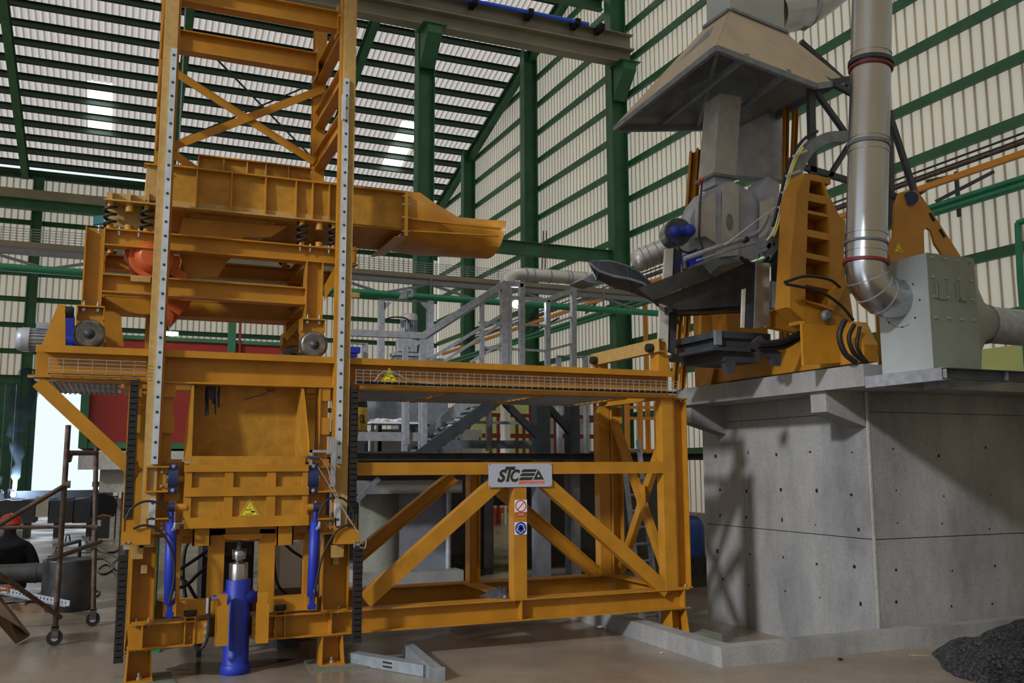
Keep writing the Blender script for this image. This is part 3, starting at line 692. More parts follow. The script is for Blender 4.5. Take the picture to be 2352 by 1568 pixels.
# ---------------- orange exciter motor slung under the trough
em = thing('exciter_motor', (.15, 8.35, 3.0), 'orange vibrator motor slung at a slant under the feeder', 'motor')
ax = (fx(420,655,8.2)-fx(285,580,8.2)).normalized(); pc = fx(345,606,8.2)
part('motor_body', MB().lathe(pc-Vector((0,.28,0)), (0,1,0), [(0,.10),(.03,.15),(.10,.16),(.46,.16),(.53,.15),(.56,.10)], 24), M['orange'], em)
for s in (-.05, .02, .09): part('body_ring', MB().lathe(pc+Vector((0,-.20+s*1.6,0)), (0,1,0), [(0,.165),(.005,.175),(.025,.175),(.03,.165)], 24), M['orange'], em)
mt_ = part('mount_plate', MB().poly([fx(285,572,8.05),fx(306,560,8.05),fx(432,650,8.05),fx(400,664,8.05)], (0,.45,0)), M['orange'], em)
part('end_cover', MB().lathe(pc-Vector((0,.29,0)), (0,-1,0), [(0,.13),(.02,.13),(.05,.08)], 20), M['orange'], em)
part('terminal_box', MB().box(fx(392,600,8.0)+V(-.06,0,-.05), fx(392,600,8.0)+V(.07,.14,.05)), M['orange'], em)
part('mount_foot', MB().bar(fx(292,568,8.02), fx(316,628,8.02), .03, .06), M['orange'], em)
part('mount_foot', MB().bar(fx(375,610,8.02), fx(425,640,8.02), .03, .08), M['orange'], em)
em2 = thing('exciter_motor', (.28, 8.4, 2.7), 'second orange vibrator housing, lower, behind the left mast', 'motor')
part('motor_body', MB().poly([fx(345,690,8.45),fx(440,690,8.45),fx(395,742,8.45),fx(372,722,8.45)], (0,.3,0)), M['orange'], em2)
part('end_cover', MB().poly([fx(372,722,8.44),fx(395,742,8.44),fx(400,725,8.44),fx(380,705,8.44)], (0,-.05,0)), M['orange'], em2)
# ---------------- gear motor at the left end
gm = thing('gear_motor', tuple(at(75,790,Y=8.05)), 'grey finned gear motor with blue gearbox at the left end of the rails', 'motor')
gc = at(75,780,Y=8.05); 
part('fan_cowl', MB().lathe(gc+V(-.12,0,0), (1,0,0), [(0,.05),(.015,.085),(.05,.095),(.1,.095)], 20), M['galv'], gm)
mb = MB().cyl(gc+V(-.02,0,0), gc+V(.14,0,0), .075, n=18)
for i in range(20):
    w = 2*math.pi*i/20; d_ = V(0, math.cos(w), math.sin(w)); mb.bar(gc+V(-.02,0,0)+d_*.082, gc+V(.14,0,0)+d_*.082, .004, .02, up=d_)
part('stator', mb, M['galv'], gm)
part('terminal_box', MB().box(gc+V(.02,-.05,.085), gc+V(.13,.05,.135)), M['galv'], gm)
part('gearbox', MB().box(at(148,740,Y=8.0)+V(0,0,-.19), at(172,740,Y=8.2)+V(0,0,.03)).cyl(gc+V(.14,0,0), gc+V(.34,0,0), .06), M['blue'], gm)
part('flange', MB().cyl(gc+V(.13,0,0), gc+V(.155,0,0), .1, n=20), M['galv'], gm)
# ================================================================ skip bucket, cylinders, chains, hoses, signs
BY = 7.55
def bp(x, y, Y=BY): return at(x, y, Y=Y)
bk = thing('skip_bucket', tuple(bp(567,1207)), 'yellow ribbed skip bucket with open back chute between the masts', 'bucket')
YO = M['yellow_old']
def pbox(x0, y0, x1, y1, Ya, Yb):
    """box whose front face at Ya has the given corners"""
    a, b = at(x0, y0, Y=Ya), at(x1, y1, Y=Ya)
    return MB().box((min(a.x,b.x),Ya,min(a.z,b.z)), (max(a.x,b.x),Yb,max(a.z,b.z)))
part('front_plate', pbox(428,1080,706,1195,BY+.045,BY+.06), YO, bk)
part('lower_box', pbox(430,1090,704,1190,BY+.06,BY+.5), YO, bk)
for a, b in ((1067,1082),(1120,1136),(1189,1206)): part('flange', pbox(424,a,709,b,BY,BY+.05), YE, bk)
for a, b in ((425,437),(517,533),(614,631),(696,705)): part('rib', pbox(a,1082,b,1189,BY+.012,BY+.046), YE, bk)
part('front_lip', pbox(437,1047,701,1069,BY+.04,BY+.06), YO, bk)
part('back_plate', pbox(440,866,698,1060,7.90,7.915), YO, bk)
q = [bp(x,y,7.59) for x,y in ((436,880),(441,1060))]
zt3, zb3 = q[0].z, q[1].z
xl = bp(443,1000,7.6).x; xr3 = bp(694,1000,7.6).x
for x, s in ((xl,-1),(xr3,1)):
    part('side_wall', MB().poly([(x,BY+.05,zb3),(x,7.9,zb3),(x,7.9,zt3+.03),(x,BY+.13,zt3)], (s*.012,0,0)), YO, bk)
    part('side_flange', MB().poly([(x+s*.012,BY+.05,zb3),(x+s*.06,BY+.05,zb3),(x+s*.06,BY+.055,zb3+.15),(x+s*.02,BY+.13,zt3),(x+s*.012,BY+.13,zt3)], (0,.012,0)), YE, bk)
# paint scuffs on the back plate
mb = MB()
rs = random.Random(3)
for k in range(26):
    x = rs.uniform(472,504); y0 = rs.uniform(866,900); y1 = y0+rs.uniform(12,60)
    a, b = bp(x,y0,7.898), bp(x+rs.uniform(-2,1),y1,7.898); mb.bar(a, b, rs.uniform(.004,.016), .0012, up=(0,1,0))
pts = [(563,918),(580,912),(598,908),(612,902),(618,895),(626,898),(632,890),(622,888)]
for (x,y),(x2,y2) in zip(pts, pts[1:]): mb.bar(bp(x,y,7.898), bp(x2,y2,7.898), .007, .0012, up=(0,1,0))
for k in range(14):
    x, y = rs.uniform(606,634), rs.uniform(886,904); mb.bar(bp(x,y,7.898), bp(x+rs.uniform(-6,6),y+rs.uniform(-4,4),7.898), .005, .0012, up=(0,1,0))
part('scuff_marks', mb, M['navy'], bk, kind='stuff', label='dark blue scuff marks')
# trunnion shafts, lugs
for sx, s in ((1,-1),(0,1)):
    cx, cx2 = (397, 430) if s < 0 else (720, 705)
    a, b = bp(cx2,1100,7.62), bp(cx,1100,7.62); b.z = a.z
    part('trunnion', MB().cyl(a, b, .028).cyl(a, a+V(s*.02,0,0), .045), YE, bk)
    cx, cx2 = (398, 428) if s < 0 else (722, 705)
    a, b = bp(cx2,1165,7.58), bp(cx,1165,7.58); b.z = a.z
    part('lug_boss', MB().cyl(a, b, .03), YE, bk)
    part('side_plate', MB().box((a.x-.012 if s<0 else a.x-.004,BY+.02,bp(428,1195).z),(a.x+.004 if s<0 else a.x+.012,BY+.4,bp(428,1085).z)), YE, bk)
for x in (-1, 1):
    a = bp(465 if x<0 else 655, 1207, 7.66)
    part('hanger', MB().box((a.x-.07,7.62,a.z-.15),(a.x+.06,7.63,a.z)).box((a.x-.07,7.62,a.z-.15),(a.x-.06,7.72,a.z)).box((a.x+.05,7.62,a.z-.15),(a.x+.06,7.72,a.z)), YE, bk)
part('saddle', MB().poly([bp(512,1227,7.66),bp(605,1225,7.66),bp(600,1236,7.66),bp(560,1240,7.66),bp(518,1238,7.66)], (0,.2,0)), YE, bk)
part('under_plate', pbox(412,1207,706,1222,7.70,7.95), YE, bk)
# lift carriage that slides on the masts
lc = thing('lift_carriage', tuple(bp(560,1400,7.7)), 'yellow lift carriage frame behind the blue ram, below the bucket', 'carriage')
for a, b in ((480,511),(597,628)): part('upright', pbox(a,1215,b,1392,7.70,7.74), YE, lc)
part('upright', pbox(700,1215,712,1392,7.72,7.80), YE, lc); part('upright', pbox(404,1225,411,1392,7.72,7.80), YE, lc)
part('bottom_bar', pbox(404,1380,512,1409,7.68,7.76), YE, lc); part('bottom_bar', pbox(597,1372,718,1400,7.68,7.76), YE, lc)
part('top_bar', pbox(404,1215,712,1238,7.76,7.80), YE, lc)
part('side_plate', pbox(376,1380,404,1415,7.64,7.70), YE, lc); part('side_plate', pbox(703,1365,727,1400,7.64,7.70), YE, lc)
for s, (bx0, bx1) in ((-1,(335,386)), (1,(733,772))):
    for (ya, yb) in ((1070,1130),(1190,1226)):
        m = MB(); a = at(bx0,ya,Y=BY); b = at(bx1,yb,Y=BY)
        m.box((a.x,BY,a.z-.012),(b.x,FY+.02,a.z)).box((a.x,BY,b.z),(b.x,FY+.02,b.z+.012)).box((a.x,BY+.055,b.z+.012),(b.x,BY+.065,a.z-.012))
        if s < 0: m.box((a.x,BY,b.z+.012),(a.x+.012,FY,a.z-.012))
        else: m.box((b.x-.012,BY,b.z+.012),(b.x,FY,a.z-.012))
        sl = part('slide_block', m, YE, lc)
        dots('bolts', bolts([((a.x*.3+b.x*.7),BY+.055,z) for z in (a.z-.045,b.z+.045)], .012), M['galv'], sl)
for s, x0, x1, cx in ((-1,388,407,397), (1,709,730,720)):
    a, b = bp(x0,1063,7.57), bp(x1,1133,7.57)
    pbk = part('pillow_block', MB().box((a.x,7.57,b.z),(b.x,7.66,b.z+.055)).box((a.x,7.57,a.z-.055),(b.x,7.66,a.z)).cyl(((a.x),7.63,(a.z+b.z)/2),((b.x),7.63,(a.z+b.z)/2),.09,n=24), M['navy'], lc, 'dark blue cast bearing block')
    part('bearing_ring', MB().cyl(((a.x-.016 if s<0 else b.x-.002),7.63,(a.z+b.z)/2),((a.x+.002 if s<0 else b.x+.016),7.63,(a.z+b.z)/2),.045,n=20), M['steel'], pbk)
    dots('bolts', bolts([((a.x+b.x)/2,7.57,a.z-.025),((a.x+b.x)/2,7.57,b.z+.025)], .016), M['galv'], pbk)
    part('bearing_plate', pbox(410 if s<0 else 708, 1060, 418 if s<0 else 712, 1200, 7.68, 7.78), YE, lc)
    part('rear_slide', MB().box((a.x-.02,7.665,b.z-.06),(b.x+.03,7.69,a.z+.03)), YE, lc)
# tilt cylinders
def tilt(top, bot, label):
    T, Bt = bp(*top, 7.56), bp(*bot, 7.56); d = (Bt-T).normalized(); L = (Bt-T).length
    t = thing('tilt_cylinder', tuple(Bt), label, 'cylinder', 'slim blue tilt cylinders')
    part('barrel', MB().lathe(T+d*.11, d, [(0,.028),(.003,.041),(L-.19,.041),(L-.185,.03)], 20), M['blue'], t)
    part('rod', MB().cyl(T+d*.03, T+d*.115, .018), M['blue'], t)
    part('rod_eye', MB().cyl(T-V(.02,0,0), T+V(.02,0,0), .034, n=18), M['navy'], t)
    part('clevis', MB().box(Bt-V(.02,.02,.02), Bt+V(.02,.02,.09)).cyl(Bt-V(.03,0,0), Bt+V(.03,0,0), .02), M['blue'], t)
    for k, s in ((.17,1),(L-.12,1)): part('port_fitting', MB().cyl(T+d*k+V(.01,-.03,0), T+d*k+V(.02,-.07,.02), .014, n=8).cyl(T+d*k+V(.02,-.07,.02), T+d*k+V(.025,-.07,.06), .011, n=8), M['galv'], t)
tilt((394,1165), (389,1412), 'slim blue tilt cylinder left of the skip bucket')
tilt((725,1165), (716,1393), 'slim blue tilt cylinder right of the skip bucket')
# main ram, standing on the floor
rc = Vector((.93, 7.74, 0)); r0 = .098
rm = thing('hydraulic_ram', tuple(rc), 'thick upright blue hydraulic ram with polished rod standing on the floor', 'hydraulic ram')
zz = lambda y: at(554, y, Y=7.66).z
part('barrel', MB().lathe(rc, (0,0,1), [(0.0,r0*1.12),(.005,r0*1.16),(.055,r0*1.16),(.075,r0*1.05),(.08,r0),(zz(1332)-.004,r0),(zz(1332),r0*.96)], 40), M['blue'], rm)
part('rod', MB().lathe(rc+V(0,0,zz(1332)), (0,0,1), [(0,r0*.76),(zz(1294)-zz(1332)-.006,r0*.76),(zz(1294)-zz(1332),r0*.7),(zz(1292)-zz(1332),r0*.3),(zz(1286)-zz(1332),r0*.28)], 36), M['steel'], rm)
part('rod_cap', MB().lathe(rc+V(0,0,zz(1286)), (0,0,1), [(0,.05),(.006,.055),(zz(1263)-zz(1286),.055),(zz(1263)-zz(1286)+.004,.04)], 28), M['steel'], rm)
part('rod_stem', MB().cyl(rc+V(0,0,zz(1263)), rc+V(0,0,zz(1222)), .022), M['iron'], rm)
for s in (-1, 1): part('trunnion', MB().lathe(rc+V(s*.06,-.02,zz(1373)), (s,0,0), [(0,.06),(.06,.055),(.065,.04),(.13,.036)], 20), M['blue'], rm)
# ram support brackets: belong to the truss frame
for x0, x1, u in ((498,523,1), (592,616,-1)):
    y0, y1 = (1392,1482) if u > 0 else (1387,1476)
    b = part('ram_bracket', pbox(x0,y0,x1,y1,7.52,7.60), YE, tf)
    part('bearing_cap', pbox(x0+2,y0-26,x1-2,y0,7.54,7.60), YE, b)
part('link_beam', MB().ib((.62,FY+.28,ZM),(1.18,FY+.28,ZM),.16,.14), YE, tf)
for x in (.66, 1.10): part('splice_plate', MB().box((x-.06,FY+.02,ZB0+.01),(x+.06,FY+.22,ZB1-.01)), YE, tf)
dots('bolts', bolts([(x,FY+.02,z) for x in (.69,1.07) for z in (.28,.335,.39)]+[(.58,FY+.075,.3),(1.22,FY+.075,.3)], .016), M['galv'], tf)
for x, lab in ((.575, 'l'), (1.255, 'r')):
    st_ = part('stop_stand', MB().box((x-.04,FY+.01,ZB0+.01),(x-.032,FY+.07,ZB1+.02)).box((x+.032,FY+.01,ZB0+.01),(x+.04,FY+.07,ZB1+.02)).box((x-.04,FY+.06,ZB0+.01),(x+.04,FY+.07,ZB1+.02)).box((x-.04,FY+.01,ZB1+.02),(x+.04,FY+.07,ZB1+.03)), YE, tf)
    part('rubber_bumper', MB().lathe((x,FY+.04,ZB1+.03),(0,0,1),[(0,.04),(.01,.05),(.04,.05),(.045,.045)],16), M['black'], st_)
# drag chains and their brackets
def chain(x, y, z0, z1, w, label, pitch=.045):
    c = thing('cable_chain', (x, y, z0), label, 'cable chain')
    src = None; n = int((z1-z0)/pitch)
    for k in range(n):
        z = z0+k*pitch
        if src is None:
            m = MB().box((x-w/2,y,z+.003),(x-w/2+.007,y+.06,z+pitch+.006)).box((x+w/2-.007,y,z+.003),(x+w/2,y+.06,z+pitch+.006)).box((x-w/2+.007,y-.002,z+.005),(x+w/2-.007,y+.012,z+pitch-.004)).box((x-w/2+.01,y+.02,z),(x+w/2-.01,y+.05,z+pitch))
            src = part('chain_link', m, M['chain'], c, loc=(x,y,z))
        else: inst('chain_link', src, c, (x,y,z))
    return c
chain(.095, 7.56, 1.22, 2.265, .062, 'upper black cable chain hanging left of the left mast')
chain(.078, 7.47, .19, .985, .066, 'lower black cable chain beside the left tower foot')
chain(1.795, 7.56, 1.17, 2.265, .062, 'upper black cable chain hanging right of the right mast')
chain(1.835, 7.48, .20, .965, .066, 'lower black cable chain beside the right tower column')
for x0, x1, y0, y1 in ((279,345,1213,1250), (771,826,1212,1248)):
    a, b = at(x0,y0,Y=7.5), at(x1,y1,Y=7.5)
    left = x0 < 500
    o1 = [(a.x,b.z),(b.x,b.z),(b.x,a.z),(a.x+.07,a.z-.01),(a.x,a.z-.035)] if left else [(a.x,b.z),(b.x,b.z),(b.x,a.z-.03),(b.x-.07,a.z-.005),(a.x,a.z)]
    cb = part('chain_bracket', MB().poly([(x,7.5,z) for x,z in o1], (0,.012,0)).box((a.x+(.0 if not left else .10),7.512,b.z),(b.x-(.10 if not left else 0),FY-.0,b.z+.012)), YE, lc)
    xx = a.x+.02 if left else b.x-.05
    part('clip', MB().box((xx,7.485,b.z-.03),(xx+.045,7.50,b.z)), M['galv'], cb)
    dots('bolts', bolts([(xx+.004,7.5,b.z+.02),(xx+.035,7.5,b.z+.02)], .008), M['galv'], cb)
    part('pad_block', MB().box((xx+(.06 if left else -.16),7.58,b.z-.11),(xx+(.14 if left else -.06),7.64,b.z-.012)), M['mast'], cb)
# hoses
def hose(pts, r, label, Y=7.48, m=None, cat='hose', grp=None):
    P = [at(p[0],p[1],Y=(p[2] if len(p)>2 else Y)) for p in pts]
    return solo('hose', MB().tube(curve_pts(P,7), r, 8), m or M['black'], label, cat, grp)
hose([(290,1192),(300,1170),(325,1153),(355,1152),(378,1168),(391,1192)], .009, 'black hose arching from the left chain to the top of the left tilt cylinder')
hose([(306,1214),(330,1206),(358,1213),(385,1242),(400,1290),(398,1340),(388,1385)], .009, 'black hose curving down to the foot of the left tilt cylinder')
hose([(733,1180),(745,1155),(765,1142),(790,1146),(808,1168),(815,1200)], .009, 'black hose arching from the right tilt cylinder to the right chain')
hose([(720,1380),(728,1330),(742,1275),(765,1230),(790,1208),(812,1206)], .009, 'black hose rising from the foot of the right tilt cylinder')
hose([(481,1372),(479,1400),(480,1440),(472,1475),(458,1490),(446,1480)], .013, 'short thick black hose looping beside the blue ram', 7.5)
rf_ = part('ram_fitting', MB().cyl(at(478,1376,Y=7.5), at(506,1374,Y=7.56), .012).cyl(at(478,1376,Y=7.5)-V(0,0,.1), at(478,1376,Y=7.5)+V(0,0,.012), .014), M['galv'], rm)
hose([(440,1235,8.2),(425,1262,8.2),(420,1320,8.2),(426,1372,8.2)], .015, 'black hose hanging behind the lift carriage at its left', 8.2)
hose([(405,1312,8.0),(440,1290,8.0),(480,1262,8.0)], .014, 'black hose crossing upward behind the carriage', 8.0)
hose([(403,1352,8.05),(430,1342,8.05),(455,1318,8.05),(490,1290,8.05)], .014, 'lower black hose crossing behind the carriage', 8.05)
hose([(405,1318,8.1),(430,1340,8.1),(448,1370,8.1),(462,1390,8.1)], .014, 'black hose drooping behind the left bottom bar', 8.1)
hose([(650,1245,8.0),(672,1265,8.0),(698,1282,8.0)], .012, 'black hose in front of the white cabinet', 8.0)
hose([(630,1240,8.0),(630,1300,8.0),(640,1345,8.0),(665,1368,8.0)], .012, 'black hose hanging left of the white cabinet', 8.0)
# limit switch bracket with wires
ls = thing('limit_switch', tuple(at(735,1060,Y=7.52)), 'small grey limit switch bracket at the right mast', 'switch')
part('bracket', pbox(712,1033,762,1039,7.5,7.53).box(at(712,1033,Y=7.5), at(717,1068,Y=7.5)+V(0,.02,0)), M['galv'], ls)
part('sensor_bar', pbox(763,1005,770,1117,7.5,7.53), M['galv'], ls)
part('sensor', MB().cyl(at(706,1049,Y=7.49), at(736,1052,Y=7.49), .012), M['iron'], ls)
part('wire', MB().tube(curve_pts([at(x,y,Y=7.46) for x,y in ((736,1052),(750,1068),(760,1100),(780,1150),(805,1195),(822,1222))]), .004, 6), M['galv'], ls)
part('wire', MB().tube(curve_pts([at(x,y,Y=7.46) for x,y in ((730,1072),(745,1095),(768,1135),(800,1190),(826,1224),(840,1240),(838,1258),(826,1256))]), .004, 6), M['galv'], ls)
# power unit, white cabinet and green pipe glimpsed behind the ram
pu = thing('hydraulic_unit', (.9, 8.45, .0), 'black hydraulic power unit standing behind the blue ram', 'pump')
part('tank', MB().box((.70,8.3,.30),(1.12,8.75,1.02)), M['black'], pu); part('block', MB().box((.72,8.26,.85),(1.1,8.32,1.05)), M['iron'], pu)
for x in (.78,.92,1.05): part('valve', MB().cyl((x,8.28,.93),(x,8.2,.93),.03), M['iron'], pu)
for x in (.72, 1.1): part('foot_rail', MB().box((x-.02,8.5,0),(x+.02,8.55,.30)), M['iron'], pu)
wc = thing('cabinet', tuple(at(660,1360,Z=.44)), 'narrow white cabinet seen through the frame right of the ram', 'cabinet')
wy = 8.55
part('body', pbox(640,1245,690,1352,wy,wy+.18), M['white'], wc); part('door_edge', pbox(634,1243,641,1354,wy-.01,wy+.18), M['whiteplate'], wc)
part('plinth', pbox(634,1352,692,1362,wy-.02,wy+.2), M['wood'], wc)
part('leg', MB().box((at(640,1361,Y=wy).x,wy,0),(at(690,1361,Y=wy).x,wy+.15,at(640,1361,Y=wy).z)), M['iron'], wc)
solo('pipe_stand', MB().cyl((.36,8.9,.02),(.36,8.9,1.06),.022).box((.3,8.84,0),(.42,8.96,.02)), M['greenpipe'], 'thin green upright pipe behind the left tower column', 'pipe')
# ---------------- signs
def text_mb(txt, size, shear=0., bold=0., spacing=1.):
    cu = bpy.data.curves.new('txt', 'FONT'); cu.body = txt; cu.size = size; cu.shear = shear; cu.offset = bold; cu.space_character = spacing
    cu.align_x = 'LEFT'; cu.resolution_u = 4
    o = bpy.data.objects.new('txt', cu); COL.objects.link(o)
    dg = bpy.context.evaluated_depsgraph_get(); me = bpy.data.meshes.new_from_object(o.evaluated_get(dg))
    vs = [v.co.copy() for v in me.vertices]; fs = [tuple(p.vertices) for p in me.polygons]
    bpy.data.objects.remove(o); bpy.data.curves.remove(cu); bpy.data.meshes.remove(me)
    return vs, fs
def put_text(mb, txt, x0, z0, w, h, Y, **k):
    """text scaled into a w x h box on the plane Y, facing the front"""
    vs, fs = text_mb(txt, 1., **k)
    xs = [v.x for v in vs]; ys = [v.y for v in vs]; ax_, bx_ = min(xs), max(xs); ay_, by_ = min(ys), max(ys)
    mb.add([(x0+(v.x-ax_)/(bx_-ax_)*w, Y, z0+(v.y-ay_)/(by_-ay_)*h) for v in vs], fs)
    return mb
def flat(mb, pts, Y): return mb.add([(x, Y, z) for x, z in pts], [tuple(range(len(pts)))])
def ring(mb, cx, cz, r0, r1, Y, n=36):
    vs = [(cx+r*math.cos(2*math.pi*i/n), Y, cz+r*math.sin(2*math.pi*i/n)) for r in (r0, r1) for i in range(n)]
    return mb.add(vs, [(i,(i+1)%n,n+(i+1)%n,n+i) for i in range(n)])
def disc(mb, cx, cz, r, Y, n=32, sz=1.): return flat(mb, [(cx+r*math.cos(2*math.pi*i/n), cz+r*sz*math.sin(2*math.pi*i/n)) for i in range(n)], Y)
SYF = FY-.004
a, b = at(1122,1119,Y=SYF), at(1267,1064,Y=SYF); sw, sh = b.x-a.x, b.z-a.z
sg = thing('sign_panel', (a.x+sw/2, SYF, a.z), 'grey STC maker sign with orange strip on the truss top rail', 'sign')
part('plate', MB().box((a.x,SYF-.006,a.z),(b.x,SYF,b.z)), M['signgrey'], sg)
Yt = SYF-.0068
U = lambda u: a.x+sw*(u-240)/1082; Wv = lambda v: b.z-sh*(v-172)/422
mb = MB()
put_text(mb, 'S', U(382), Wv(508), U(545)-U(382), Wv(275)-Wv(508), Yt, shear=.3, bold=.045)
put_text(mb, 'T', U(512), Wv(500), U(692)-U(512), Wv(226)-Wv(500), Yt, shear=.3, bold=.045)
put_text(mb, 'C', U(602), Wv(505), U(768)-U(602), Wv(275)-Wv(505), Yt, shear=.3, bold=.045)
for (x0, x1, y0, y1) in ((785,1035,275,326),(762,1005,345,398),(745,965,418,472)):
    flat(mb, [(U(x0),Wv(y1+4)),(U(x0+8),Wv(y1-14)),(U(x0+22),Wv(y0+14)),(U(x0+52),Wv(y0)),(U(x1+30),Wv(y0)),(U(x1),Wv(y1))], Yt)
tri_o = [(990,467),(1182,465),(1085,280)]; tri_i = [(1058,418),(1114,416),(1085,360)]
o3 = [(U(x),Yt,Wv(y)) for x,y in tri_o+tri_i]; mb.add(o3, [(0,1,4,3),(1,2,5,4),(2,0,3,5)])
part('logo', mb, M['ink'], sg)
mb = flat(MB(), [(U(735),Wv(540)),(U(748),Wv(508)),(U(772),Wv(490)),(U(1188),Wv(488)),(U(1186),Wv(538))], Yt); part('strip', mb, M['signorange'], sg)
part('strip_text', put_text(MB(), 'LEAD DIVISION', U(862), Wv(530), U(1168)-U(862), Wv(502)-Wv(530), Yt-.0006, shear=.2), M['signgrey'], sg)
dots('rivets', bolts([(U(258),SYF-.006,Wv(192)),(U(1300),SYF-.006,Wv(190)),(U(258),SYF-.006,Wv(578)),(U(1300),SYF-.006,Wv(572))], .005, l=.002), M['ink'], sg)
PYF = FY-.003
def sticker(x0, y0, x1, y1, label):
    a, b = at(x0,y1,Y=PYF), at(x1,y0,Y=PYF); cx, cz = (a.x+b.x)/2, (a.z+b.z)/2
    t = thing('safety_sign', (cx, PYF, a.z), label, 'sign')
    part('plate', MB().box((a.x,PYF-.002,a.z),(b.x,PYF,b.z)), M['white'], t); return t, cx, cz, b.x-a.x
t, cx, cz, w = sticker(1182,1147,1210,1176,'square prohibition sign with red circle and slash on the mid post'); Yq = PYF-.0026
mb = ring(MB(), cx, cz, w*.37, w*.45, Yq); s = w*.285; e = w*.025
flat(mb, [(cx-s-e,cz-s+e),(cx-s+e,cz-s-e),(cx+s+e,cz+s-e),(cx+s-e,cz+s+e)], Yq); part('red_circle', mb, M['signred'], t)
a, b = at(1187,1185,Y=PYF), at(1205,1178,Y=PYF)
t = thing('safety_sign', ((a.x+b.x)/2, PYF, a.z), 'tiny red caption plate below the prohibition sign', 'sign')
part('plate', MB().box((a.x,PYF-.002,a.z),(b.x,PYF,b.z)), M['signred'], t)
mb = MB()
for k in range(2): flat(mb, [(a.x+.008,a.z+.007+k*.009),(b.x-.008,a.z+.007+k*.009),(b.x-.008,a.z+.010+k*.009),(a.x+.008,a.z+.010+k*.009)], Yq)
part('print', mb, M['white'], t)
t, cx, cz, w = sticker(1182,1198,1210,1228,'square blue ear protection sign on the mid post')
part('blue_disc', disc(MB(), cx, cz, w*.46, Yq), M['signblue'], t)
mb = ring(MB(), cx, cz+w*.05, w*.23, w*.29, Yq-.0006); disc(mb, cx-w*.25, cz-w*.05, w*.1, Yq-.0006, sz=1.5); disc(mb, cx+w*.25, cz-w*.05, w*.1, Yq-.0006, sz=1.5); disc(mb, cx, cz-w*.08, w*.21, Yq-.0006, sz=1.35)
part('muff_shape', mb, M['white'], t)
part('head_shape', disc(disc(MB(), cx, cz+w*.08, w*.18, Yq-.0012), cx, cz-w*.09, w*.155, Yq-.0012, sz=1.4), M['signblue'], t)
def triangle(cpx, base_y, top_y, half, Y, label):
    c = at(cpx, base_y, Y=Y); h = at(cpx, top_y, Y=Y).z-c.z; w = at(cpx+half, base_y, Y=Y).x-c.x
    t = thing('warning_sign', (c.x, Y, c.z), label, 'sign')
    part('plate', MB().poly([(c.x-w,Y,c.z),(c.x+w,Y,c.z),(c.x,Y,c.z+h)], (0,.0015,0)), M['decal'], t)
    y2 = Y-.0008; T = lambda s: [(c.x-w*s,y2,c.z+h*(1-s)*.34),(c.x+w*s,y2,c.z+h*(1-s)*.34),(c.x,y2,c.z+h*(1-s)*.34+h*s)]
    vs = T(.88)+T(.80); mb = MB().add(vs, [(0,1,4,3),(1,2,5,4),(2,0,3,5)])
    for u0, u1, v0, v1 in ((-.4,.3,.12,.155),(-.42,.2,.36,.40),(-.02,.02,.46,.66)): flat(mb, [(c.x+w*u0,c.z+h*v0),(c.x+w*u1,c.z+h*v0),(c.x+w*u1,c.z+h*v1),(c.x+w*u0,c.z+h*v1)], y2)
    disc(mb, c.x+w*.32, c.z+h*.27, w*.2, y2, sz=.42); flat(mb, [(c.x+w*.05,c.z+h*.25),(c.x+w*.3,c.z+h*.22),(c.x+w*.3,c.z+h*.3)], y2)
    part('pictogram', mb, M['ink'], t)
triangle(573,1186,1145,24,BY+.043,'yellow crushed hand warning triangle on the front of the skip bucket')
triangle(894,876,844,18,FY-.106,'yellow crushed hand warning triangle on the long wire tray')
# ================================================================ furnace block and furnace (right side)
CO = M['concrete']
BX, BYF, BYB, BXR = 6.52, 6.72, 9.42, 12.2
blk = thing('furnace_block', (9.0, 8.0, PZ), 'massive grey concrete block carrying the furnace platform', 'plinth')
zs1 = at(1820,1221,X=BX).z; zs2 = at(1900,952,X=BX).z
vy = at(1712,1200,X=BX).y
for za, zb in ((PZ, zs1-.004), (zs1+.004, zs2-.003), (zs2+.003, 2.279)):
    part('concrete_lift', MB().box((BX,BYF,za),(BXR,vy-.003,zb)), CO, blk); part('concrete_lift', MB().box((BX,vy+.003,za),(BXR,BYB,zb)), CO, blk)
part('joint_core', MB().box((BX+.012,BYF+.012,PZ),(BXR-.02,BYB-.02,2.27)), M['hole'], blk)
part('chamfer_strip', MB().bar((BX+.004,BYF+.004,PZ),(BX+.004,BYF+.004,2.279),.022,.022), M['concrete_l'], blk)
mb = MB(); rs = random.Random(11)
for z in (.28,.62,1.0,1.32,1.72):
    for k in range(5):
        y = BYF+.22+k*.55+rs.uniform(-.05,.05); r = rs.uniform(.008,.016); mb.cyl((BX+.001,y,z+rs.uniform(-.04,.04)),(BX-.0012,y,z),r,n=7)
    for k in range(7):
        x = BX+.28+k*.62+rs.uniform(-.06,.06); r = rs.uniform(.008,.016); zz_ = z+rs.uniform(-.05,.05); mb.cyl((x,BYF+.001,zz_),(x,BYF-.0012,zz_),r,n=7)
part('tie_holes', mb, M['hole'], blk, kind='stuff')
for ya in (6.74, 8.95):
    part('corbel', MB().poly([(6.05,ya,2.279),(6.05,ya,2.085),(BX,ya,1.95),(BX,ya,2.279)], (0,.21,0)), CO, blk)
solo('platform_slab', MB().poly([(6.0,6.2,2.28),(12.4,6.2,2.28),(12.4,9.2,2.28),(6.0,9.2,2.28)], (0,0,.195)), CO, 'overhanging concrete slab on top of the furnace block', 'platform')
SZ = 2.475
def PP(pts, nrm, X=None, Y=None): return MB().poly([at(x,y,X=X,Y=Y) for x,y in pts], nrm)
